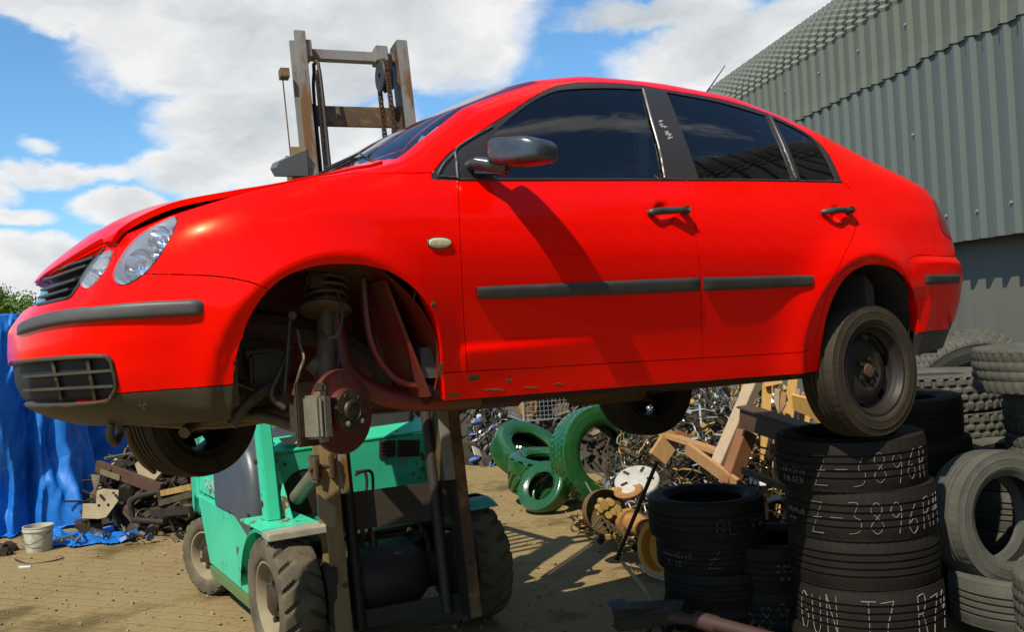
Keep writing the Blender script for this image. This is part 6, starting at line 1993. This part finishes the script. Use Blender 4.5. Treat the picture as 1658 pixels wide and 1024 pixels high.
for x, z in ((-.40, .98), (-.30, .62), (.50, .50), (.48, .98), (.20, .50), (.0, .52)): tube(bm, [(x, .332, z), (x, .345, z)], .010, 8)
for r_, u_ in ((-.34, .30), (-.34, .95), (.34, .30), (.34, .95)): tube(bm, [mp_(r_, u_, .10), mp_(r_, u_, .115)], .014, 8)
obj('bolt', bm, mat('bolt_brown', (.07, .04, .02), rough=.6, metal=.4), fk, 40)
# left side body
X0 = -.56
pl('side_panel', [(X0, .42, .30), (X0, .52, .55), (X0, .80, .655), (X0, 1.76, .665), (X0, 1.52, .24), (X0, .60, .21)], (.05, 0, 0), M_GREEN, .008)
pl('sill_rail', [(X0-.01, .40, .14), (X0-.01, .40, .29), (X0-.01, .60, .205), (X0-.01, 1.50, .235), (X0-.01, 1.46, .17)], (.07, 0, 0), M_OLIVE, .004)
pl('hood_side', [(X0+.02, 1.02, .675), (X0+.02, 1.00, .85), (X0+.03, 1.08, 1.04), (X0+.03, 1.78, 1.04), (X0+.02, 1.78, .675)], (.06, 0, 0), M_GREENR, .008)
pl('counterweight', [(-.54, 1.79, .62), (-.54, 1.80, 1.06), (-.52, 1.95, 1.08), (-.50, 2.18, .96), (-.50, 2.20, .50), (-.52, 2.05, .46), (-.52, 2.0, .60), (-.52, 1.85, .60)], (1.06, 0, 0), M_GREEN, .03)
# grey engine cover under the seat
bm = BM()
prof = [(.44, .66), (.46, .86), (.54, 1.02), (.68, 1.10), (1.10, 1.12), (1.28, 1.06), (1.30, .66)]
pts = spline([(0, a, b_) for a, b_ in prof], 4); prev = None
for x, k in ((-.57, .0), (-.565, .55), (-.55, .85), (-.52, .97), (-.46, 1.0), (.46, 1.0), (.52, .97), (.56, .6), (.57, 0)):
    row = [bm.verts.new((x, .85+(q.y-.85)*(.86+.14*k), .66+(q.z-.66)*(.80+.20*k))) for q in pts]
    if prev:
        for j in range(len(row)-1): bm.faces.new((prev[j], prev[j+1], row[j+1], row[j]))
    else: bm.faces.new(row)
    prev = row
bm.faces.new(prev[::-1]); bmesh.ops.recalc_face_normals(bm, faces=bm.faces[:]); obj('engine_cover', bm, M_GREYH, fk, 50)
pl('engine_cover_base', [(-.575, .50, .56), (-.575, .46, .652), (-.575, .94, .668), (-.575, .80, .658)], (.05, 0, 0), M_GREYH, .006)
bm = BM(); tube(bm, [(-.58, .50, .70), (-.575, .50, .70)], .014, 12); obj('latch', bm, M_BLKMET, fk)
bm = BM(); box(bm, (0, .95, 1.20), (.50, .46, .12), bev=.04); box(bm, (0, 1.20, 1.46), (.48, .12, .50), Matrix.Rotation(R_(-8), 3, 'X'), bev=.04); obj('seat', bm, M_BLACKPL, fk, 50)
bm = BM(); tube(bm, [(0, .50, 1.10), (0, .62, 1.34)], .02, 8); revolve(bm, [(.165+.012*math.cos(a), .012*math.sin(a)) for a in np.linspace(0, 2*math.pi, 9)[:-1]], 30, Matrix.Translation((0, .63, 1.35)) @ Matrix.Rotation(R_(-28), 4, 'X'), closed=True); box(bm, (0, .63, 1.35), (.32, .03, .02), Matrix.Rotation(R_(-28), 3, 'X')); obj('steering_wheel', bm, M_BLACKPL, fk, 50)
pl('floor_plate', [(-.50, .10, .56), (.50, .10, .56), (.50, .40, .56), (-.50, .40, .56)], (0, 0, .02), M_BLKMET)
# chassis, axle, tilt cylinder, hoses
bm = BM()
box(bm, (0, .95, .42), (.84, 1.30, .36)); tube(bm, [(-.52, 0, .335), (.52, 0, .335)], .10, 16); tube(bm, [(-.25, .02, .34), (-.15, .02, .34), (.15, .02, .34), (.25, .02, .34)], .2, 48, rs=[.12, .20, .20, .12])
box(bm, (.0, .20, .45), (.55, .30, .20), bev=.03); tube(bm, [(-.42, 1.70, .262), (.42, 1.70, .262)], .06, 10)
for s in (-1, 1): box(bm, (s*.40, -.08, .38), (.05, .5, .30), bev=.01)
box(bm, (0, .28, .50), (1.0, .04, .10))
obj('chassis', bm, M_BLKMET, fk, 45)
bm = BM(); a = K(481, 806, 'y', .20); b_ = K(520, 757, 'y', -.18)
tube(bm, [a, a+(b_-a)*.75], .042, 16); tube(bm, [a+(b_-a)*.7, b_], .022, 12); obj('tilt_cylinder', bm, mat('cylinder_grey', (.10, .10, .09), rough=.5, metal=.3, col2=(.2, .16, .09), scale=10), fk, 40)
bm = BM(); c = K(522, 757, 'y', -.22); box(bm, c+Vector((-.045, 0, 0)), (.02, .12, .13), bev=.01); box(bm, c+Vector((.04, 0, 0)), (.02, .12, .13), bev=.01); tube(bm, [c-Vector((.07, 0, 0)), c+Vector((.07, 0, 0))], .018, 10); box(bm, c+Vector((0, .05, 0)), (.09, .03, .12)); obj('tilt_clevis', bm, M_MASTR, fk, 40)
pl('mast_bracket', [K(514, 800, 'y', -.40), K(530, 812, 'y', -.40), K(545, 822, 'y', -.40), K(543, 850, 'y', -.40), K(538, 858, 'y', -.40), K(516, 838, 'y', -.40)], (0, .015, 0), mat('plate_greygreen', (.17, .18, .15), rough=.6, col2=(.26, .22, .13), scale=9), .003)
bm = BM()
for pts in ([(575, 770), (590, 764), (594, 785), (590, 806)], [(576, 765), (600, 764), (604, 785), (602, 806)]): tube(bm, spline([K(a, b_, 'y', .2) for a, b_ in pts], 5), .009, 7)
for pts in ([(608, 836), (640, 822), (668, 832), (682, 856), (672, 876), (630, 886), (606, 892)], [(606, 820), (640, 826), (668, 838), (690, 868)], [(585, 834), (587, 870), (582, 905)], [(598, 834), (600, 870), (606, 900)], [(660, 858), (690, 872), (696, 900)]):
    tube(bm, spline([K(a, b_, 'y', -.02) for a, b_ in pts], 5), .014, 8)
for q in ((585, 834), (598, 834), (610, 834), (606, 820)): tube(bm, [K(q[0], q[1], 'y', -.02), K(q[0], q[1]+12, 'y', -.02)], .020, 7)
obj('hydraulic_hose', bm, M_BLKMET, fk, 60)
bm = BM(); c = K(603, 860, 'y', -.04); tube(bm, [c, c+Vector((0, 0, -.10))], .022, 10); obj('valve', bm, M_HUBMET, fk, 40)
bm = BM()   # right-hand step and lamp seen past the mast
box(bm, (.66, .30, .60), (.18, .28, .02)); beam(bm, (.62, .28, .95), (.66, .34, .60), .03, .22, up=(0, 1, 0)); obj('step', bm, M_OLIVE, fk)
# side text on the hood panel (short worn white letters)
cu = bpy.data.curves.new('marking', 'FONT'); cu.body = 'GRENDIA'; cu.size = .085; cu.extrude = .001; cu.align_x = 'CENTER'; cu.align_y = 'CENTER'
to = bpy.data.objects.new('marking', cu); C.objects.link(to)
bpy.context.view_layer.update()
dg = bpy.context.evaluated_depsgraph_get(); me = bpy.data.meshes.new_from_object(to.evaluated_get(dg)); bpy.data.objects.remove(to)
mk = bpy.data.objects.new('marking', me); C.objects.link(mk); me.materials.append(mat('worn_white', (.45, .62, .52), rough=.6, col2=(.06, .36, .2), scale=60, amount=.5)); mk.parent = fk
mk.matrix_local = Matrix.Translation((X0+.016, 1.42, .76)) @ Matrix(((0, 0, -1, 0), (-1, 0, 0, 0), (0, 1, 0, 0), (0, 0, 0, 1)))

# ================================================================ TYRES
GA = 'tyres stacked under the raised rear wheel'; GB = 'tyres in the short stack left of the rear wheel'; GC = 'tyres in the low stack between the two chalked stacks'
GD = 'tyres in the stack behind the rear wheel'; GE = 'chunky off-road tyres stacked by the shed'; GF = 'tyres in the stack at the right edge'; GG = 'green painted tyres on the paving'
GL = {
    'Z': [[(0, 1), (.8, 1), (0, 0), (.85, 0)], [(.1, .5), (.75, .52)]], '-': [[(.1, .5), (.9, .5)]], '3': [[(.05, 1), (.6, .98), (.35, .58), (.75, .42), (.6, .08), (0, 0)]],
    '8': [[(.5, .52), (.12, .75), (.45, 1), (.8, .78), (.5, .52), (.1, .25), (.45, 0), (.85, .25), (.5, .52)]], '9': [[(.8, .75), (.45, .52), (.1, .75), (.45, 1), (.8, .8), (.75, .4), (.6, 0)]],
    '6': [[(.7, 1), (.25, .6), (.1, .25), (.4, 0), (.75, .2), (.55, .48), (.15, .35)]], 'R': [[(.1, 0), (.12, .95)], [(.1, .95), (.6, 1), (.75, .78), (.5, .52), (.12, .5), (.5, .45), (.8, 0)]],
    'M': [[(0, 0), (.15, 1), (.45, .4), (.75, 1), (.95, 0)]], 'G': [[(.8, .9), (.4, 1), (.05, .6), (.15, .1), (.5, 0), (.8, .25), (.8, .5), (.5, .5)]], 'U': [[(.1, 1), (.12, .2), (.45, 0), (.75, .25), (.8, 1)]],
    'N': [[(.1, 0), (.1, 1), (.8, 0), (.8, 1)]], '7': [[(0, .95), (.85, 1), (.4, .4), (.3, 0)]], 'T': [[(0, 1), (.9, 1)], [(.45, 1), (.45, 0)]], '1': [[(.45, 1), (.45, 0)]], '/': [[(.8, 1), (.1, 0)]],
    '5': [[(.75, 1), (.15, .98), (.12, .55), (.6, .55), (.75, .25), (.45, 0), (.05, .05)]], '4': [[(.6, 0), (.62, 1), (.05, .35), (.85, .35)]], '2': [[(.08, .8), (.4, 1), (.75, .75), (.1, .02), (.85, 0)]], '0': [[(.45, 1), (.1, .6), (.2, .1), (.5, 0), (.8, .4), (.7, .85), (.45, 1)]],
    'F': [[(.1, 0), (.1, 1), (.8, 1)], [(.1, .55), (.6, .55)]], 'A': [[(0, 0), (.45, 1), (.85, 0)], [(.2, .4), (.7, .4)]], 'L': [[(.1, 1), (.1, 0), (.75, 0)]], 'K': [[(.1, 1), (.1, 0)], [(.75, 1), (.12, .5), (.8, 0)]],
    'E': [[(.8, 1), (.1, 1), (.1, 0), (.8, 0)], [(.1, .5), (.6, .5)]], 'I': [[(.45, 1), (.45, 0)]], 'O': [[(.45, 1), (.1, .6), (.2, .1), (.5, 0), (.8, .4), (.7, .85), (.45, 1)]], 'S': [[(.8, .9), (.4, 1), (.12, .75), (.7, .35), (.5, 0), (.05, .1)]],
    'W': [[(0, 1), (.2, 0), (.45, .7), (.7, 0), (.95, 1)]], 'V': [[(0, 1), (.4, 0), (.8, 1)]], ' ': []}


def chalk(ty, lines_, kind):
    """chalk strokes on the tread; lines_ = [(text, angle of start in degrees left of the view, height, size, width)]"""
    R = KINDS[kind][0]; tw = KINDS[kind][1]*.42; grooves = [(-1+2*(k+1)/5)*tw*.86 for k in range(4)]; bm = BM(); vang = math.degrees(math.atan2(-ty.location.y, -ty.location.x))
    for (txt, a0, z0, hgt, wid, rad) in lines_:
        a = R_(vang+a0)
        for ch in txt:
            jit = random.uniform(-.06, .06)
            for st in GL[ch]:
                p = smooth_poly([(q[0], q[1]) for q in st], 4, closed=False) if len(st) > 2 and ch not in 'ZNMWKALEFV47' else st
                dense = []
                for i in range(len(p)-1):
                    n = max(1, int(math.dist(p[i], p[i+1])*40))
                    for k in range(n): dense.append((p[i][0]+(p[i+1][0]-p[i][0])*k/n, p[i][1]+(p[i+1][1]-p[i][1])*k/n))
                dense.append(p[-1])
                v = [Vector(((R+.0008)*math.cos(a+q[0]*wid/R), (R+.0008)*math.sin(a+q[0]*wid/R), z0+(q[1]+jit)*hgt)) for q in dense]
                run_ = []
                for q in v+[None]:
                    if q is not None and all(abs(q.z-g) > .0036 for g in grooves): run_.append(q)
                    else:
                        if len(run_) > 1: tube(bm, run_, rad*random.uniform(.75, 1.1), 4)
                        run_ = []
            a += wid*1.22/R
    return obj('chalk_writing', bm, M_CHALK, ty)


ord_ = ['topmost', 'second from the top', 'third from the top', 'fourth from the top', 'fifth from the top', 'lowest', 'bottom']
AX_, AY_ = 1.455, 4.20


def push(objs, k):
    """set a stack further back and larger; drop the tyres this would bury"""
    for i, o in enumerate(objs):
        l = CAM+(o.location-CAM)*k; hw = o.dimensions.z/2*k if abs(o.rotation_euler.x)+abs(o.rotation_euler.y) < .3 else 0
        o.location = l; o.scale = (k, k, k)
        if hw and l.z < hw*.55: bpy.data.objects.remove(o); objs[i] = None
        elif hw and l.z < hw: o.location.z = hw


A = []
for i, (dx, dy, z, rx, ry, kd, lb) in enumerate([
        (-.02, 0, 1.138, .04, -.055, 'car', 'black tyre chalked Z-3896R and FALKEN, directly under the raised rear wheel'), (.01, .0, .935, .03, -.045, 'car', 'black tyre chalked Z-3896RM, second in the stack under the rear wheel'),
        (.015, .01, .730, .0, -.015, 'car', 'plain tyre between the two chalked ones under the rear wheel, with a lit patch'), (.02, .0, .525, -.01, .01, 'car', 'black tyre with large chalk GUNT R79 at the bottom of the photo'),
        (.0, .02, .320, 0, 0, 'car', 'tyre hidden low in the stack under the rear wheel'), (.02, .0, .113, 0, 0, 'car', 'lowest tyre on the ground under the rear wheel stack')]):
    A.append(place_tyre(kd if i < 5 else 'small', (*PO(AX_+dx, AY_+dy, 1.138).xy, (1.050, .850, .647, .443, .245, .085)[i]), (rx*.5, ry*.15, 0), lb, GA))
for o in A: o.rotation_euler.z = 0
push(A, 1.10)
A = [o for o in A if o is not None]
chalk(A[0], [('Z-3896R', -27, -.068, .120, .062, .0013), ('205/5/16', -61, -.032, .024, .0145, .0011), ('FALKEN', -60, -.072, .024, .017, .0011)], 'car')
chalk(A[1], [('Z-3896RM', -38, -.070, .125, .064, .0014), ('245/45/R', -69, -.010, .022, .0135, .0011), ('RIO', -65, -.050, .022, .0135, .0011)], 'car')
chalk(A[3], [('GUN T7 R79', -60, -.082, .155, .060, .0020)], 'car')
BX, BY = 1.03, 5.25
B_ = []
for i, (dx, dy, z, kd, lb) in enumerate([(0, 0, .69, 'smooth', 'smooth black tyre with sunlit rim on top of the short stack by the wooden frame'), (.02, .02, .493, 'car', 'second tyre of the short stack, with small chalk writing beside the yellow rim'),
                                         (.05, .0, .297, 'car', 'third tyre of the short stack by the white panel'), (.04, .02, .10, 'car', 'lowest tyre of the short stack resting on the paving')]):
    B_.append(place_tyre(kd if i == 0 else 'small', (*PO(BX+dx, BY+dy, .69).xy, (.626, .446, .268, .089)[i]), (0.02*(i == 0), 0, 0), lb, GB))
chalk(B_[0], [('OL VW', 8, -.05, .075, .055, .0010)], 'car'); chalk(B_[1], [('245/45/15', -58, -.010, .028, .018, .0012), ('R-10', -50, -.050, .026, .020, .0012), ('Z', -4, -.05, .09, .08, .0010)], 'small')
Cs = []
for i, (z, lb) in enumerate([(.565, 'topmost tyre of the low stack, with a faint chalk 205'), (.365, 'second tyre of the low stack, chalked 3896 at the bottom'), (.165, 'lowest tyre of the low stack behind the drive shaft')]):
    Cs.append(place_tyre('car', (*PO(1.285, 4.78-.01*i, .5).xy, .492-.197*i), (0, 0, 0), lb, GC))
push(Cs, 1.10)
chalk(Cs[0], [('205', -1, .0, .03, .022, .0014), ('RAV', 2, -.045, .03, .022, .0014)], 'car'); chalk(Cs[1], [('3896', -32, -.06, .11, .062, .0012)], 'car')
RT = []
for i in range(6): RT.append(place_tyre('car', (*PO(1.985+.02*math.sin(i*2), 5.05+.02*math.cos(i*3), 1.2).xy, 1.100-.2*i), (.03 if i == 0 else 0, -.02, i), ['top', 'second', 'third', 'fourth', 'fifth', 'lowest'][i]+' tyre of the dark stack just behind the raised rear wheel', GD))


def rt(*a):
    o = place_tyre(*a); RT.append(o); return o


# stack by the shed
EX, EY = 2.47, 5.78
for i in range(6):
    rt('block', (*PO(EX+.03*math.sin(i*2.2), EY+.02*math.cos(i), 1.3).xy, 1.150-.205*i), (.01*(i % 2), .012*((i % 3)-1), i*.7), ['uppermost', 'second', 'third', 'fourth', 'fifth', 'lowest'][i]+' flat chunky-treaded tyre of the stack against the shed wall', GE)
o = rt('block', PP(1572, 632, 6.30), (0, 0, 0), 'chunky tyre propped upright on the shed-side stack showing its open centre', GE)
o.rotation_euler = Vector((-.10, -.86, -.42)).to_track_quat('Z', 'Y').to_euler()
FX_, FY_ = 2.56, 4.62
for i, (dx, dy, z, lb) in enumerate([(0, 0, 1.49, 'dusty tyre with fine tread on top of the stack at the right edge'), (.16, .05, 1.27, 'second tyre of the right edge stack, set back in shade'), (.14, .0, 1.06, 'third tyre of the right edge stack showing lit tread'), (.16, .02, .85, 'fourth tyre of the right edge stack behind the upright tyre'), (.15, 0, .64, 'fifth tyre of the right edge stack'), (.16, 0, .43, 'sixth tyre of the right edge stack'), (.15, 0, .22, 'lowest tyre of the right edge stack')]):
    rt('fine', (*PO(FX_+dx, FY_+dy, 1.4).xy, 1.338-.206*i), (0, 0, i*.9), lb, GF)
o = rt('sedan', PP(1612, 838, 4.42), (0, 0, 0), 'car tyre standing upright and leaning back at the right, lit on top', GF); o.rotation_euler = Vector((.30, -.93, .10)).to_track_quat('Z', 'Y').to_euler()
chalk_o = o
for i in range(2): rt('sedan', (*PO(2.235, 4.32, .5).xy, .383-.2*i), (0, 0, i), ['grey ribbed tyre lying right below the upright tyre', 'lowest tyre at the bottom right beneath the ribbed one'][i], GF)
for i in range(3): rt('fine', (*PO(2.30, 3.72, .6).xy, .515-.205*i), (0, 0, i), ['dusty tyre cut off by the right edge of the photo', 'second dusty tyre at the right edge near the bottom', 'bottom dusty tyre at the right edge'][i], GF)
# filler tyres behind, seen between the stacks
for i in range(4): rt('sedan', (*PO(2.62, 5.05, .9).xy, .82-.2*i), (0, 0, i), ['top', 'second', 'third', 'lowest'][i]+' tyre of the stack glimpsed through the upright tyre', GF)
push(RT, 1.12)
# green tyres


def gt(kind, c, ax, label, s=1.0):
    o = place_tyre(kind, c, (0, 0, 0), label, GG); o.rotation_euler = Vector(ax).to_track_quat('Z', 'Y').to_euler(); o.scale = (s, s, s); return o


gt('green_truck', P(968, 738, 9.0), (.50, -.84, .16), 'largest green painted tyre standing upright at the right of its group', .97)
gt('green_plain', P(856, 733, 9.75), (.42, -.42, .80), 'plain green tyre tilted on its side at the back left of the group', .86)
gt('green_lug', P(884, 766, 9.25), (.10, -.12, .98), 'green tractor tyre with deep chevron lugs lying flat', .98)
gt('green_small', P(881, 791, 8.75), (-.50, -.62, .52), 'small smooth green tyre leaning in front of the others', .80)
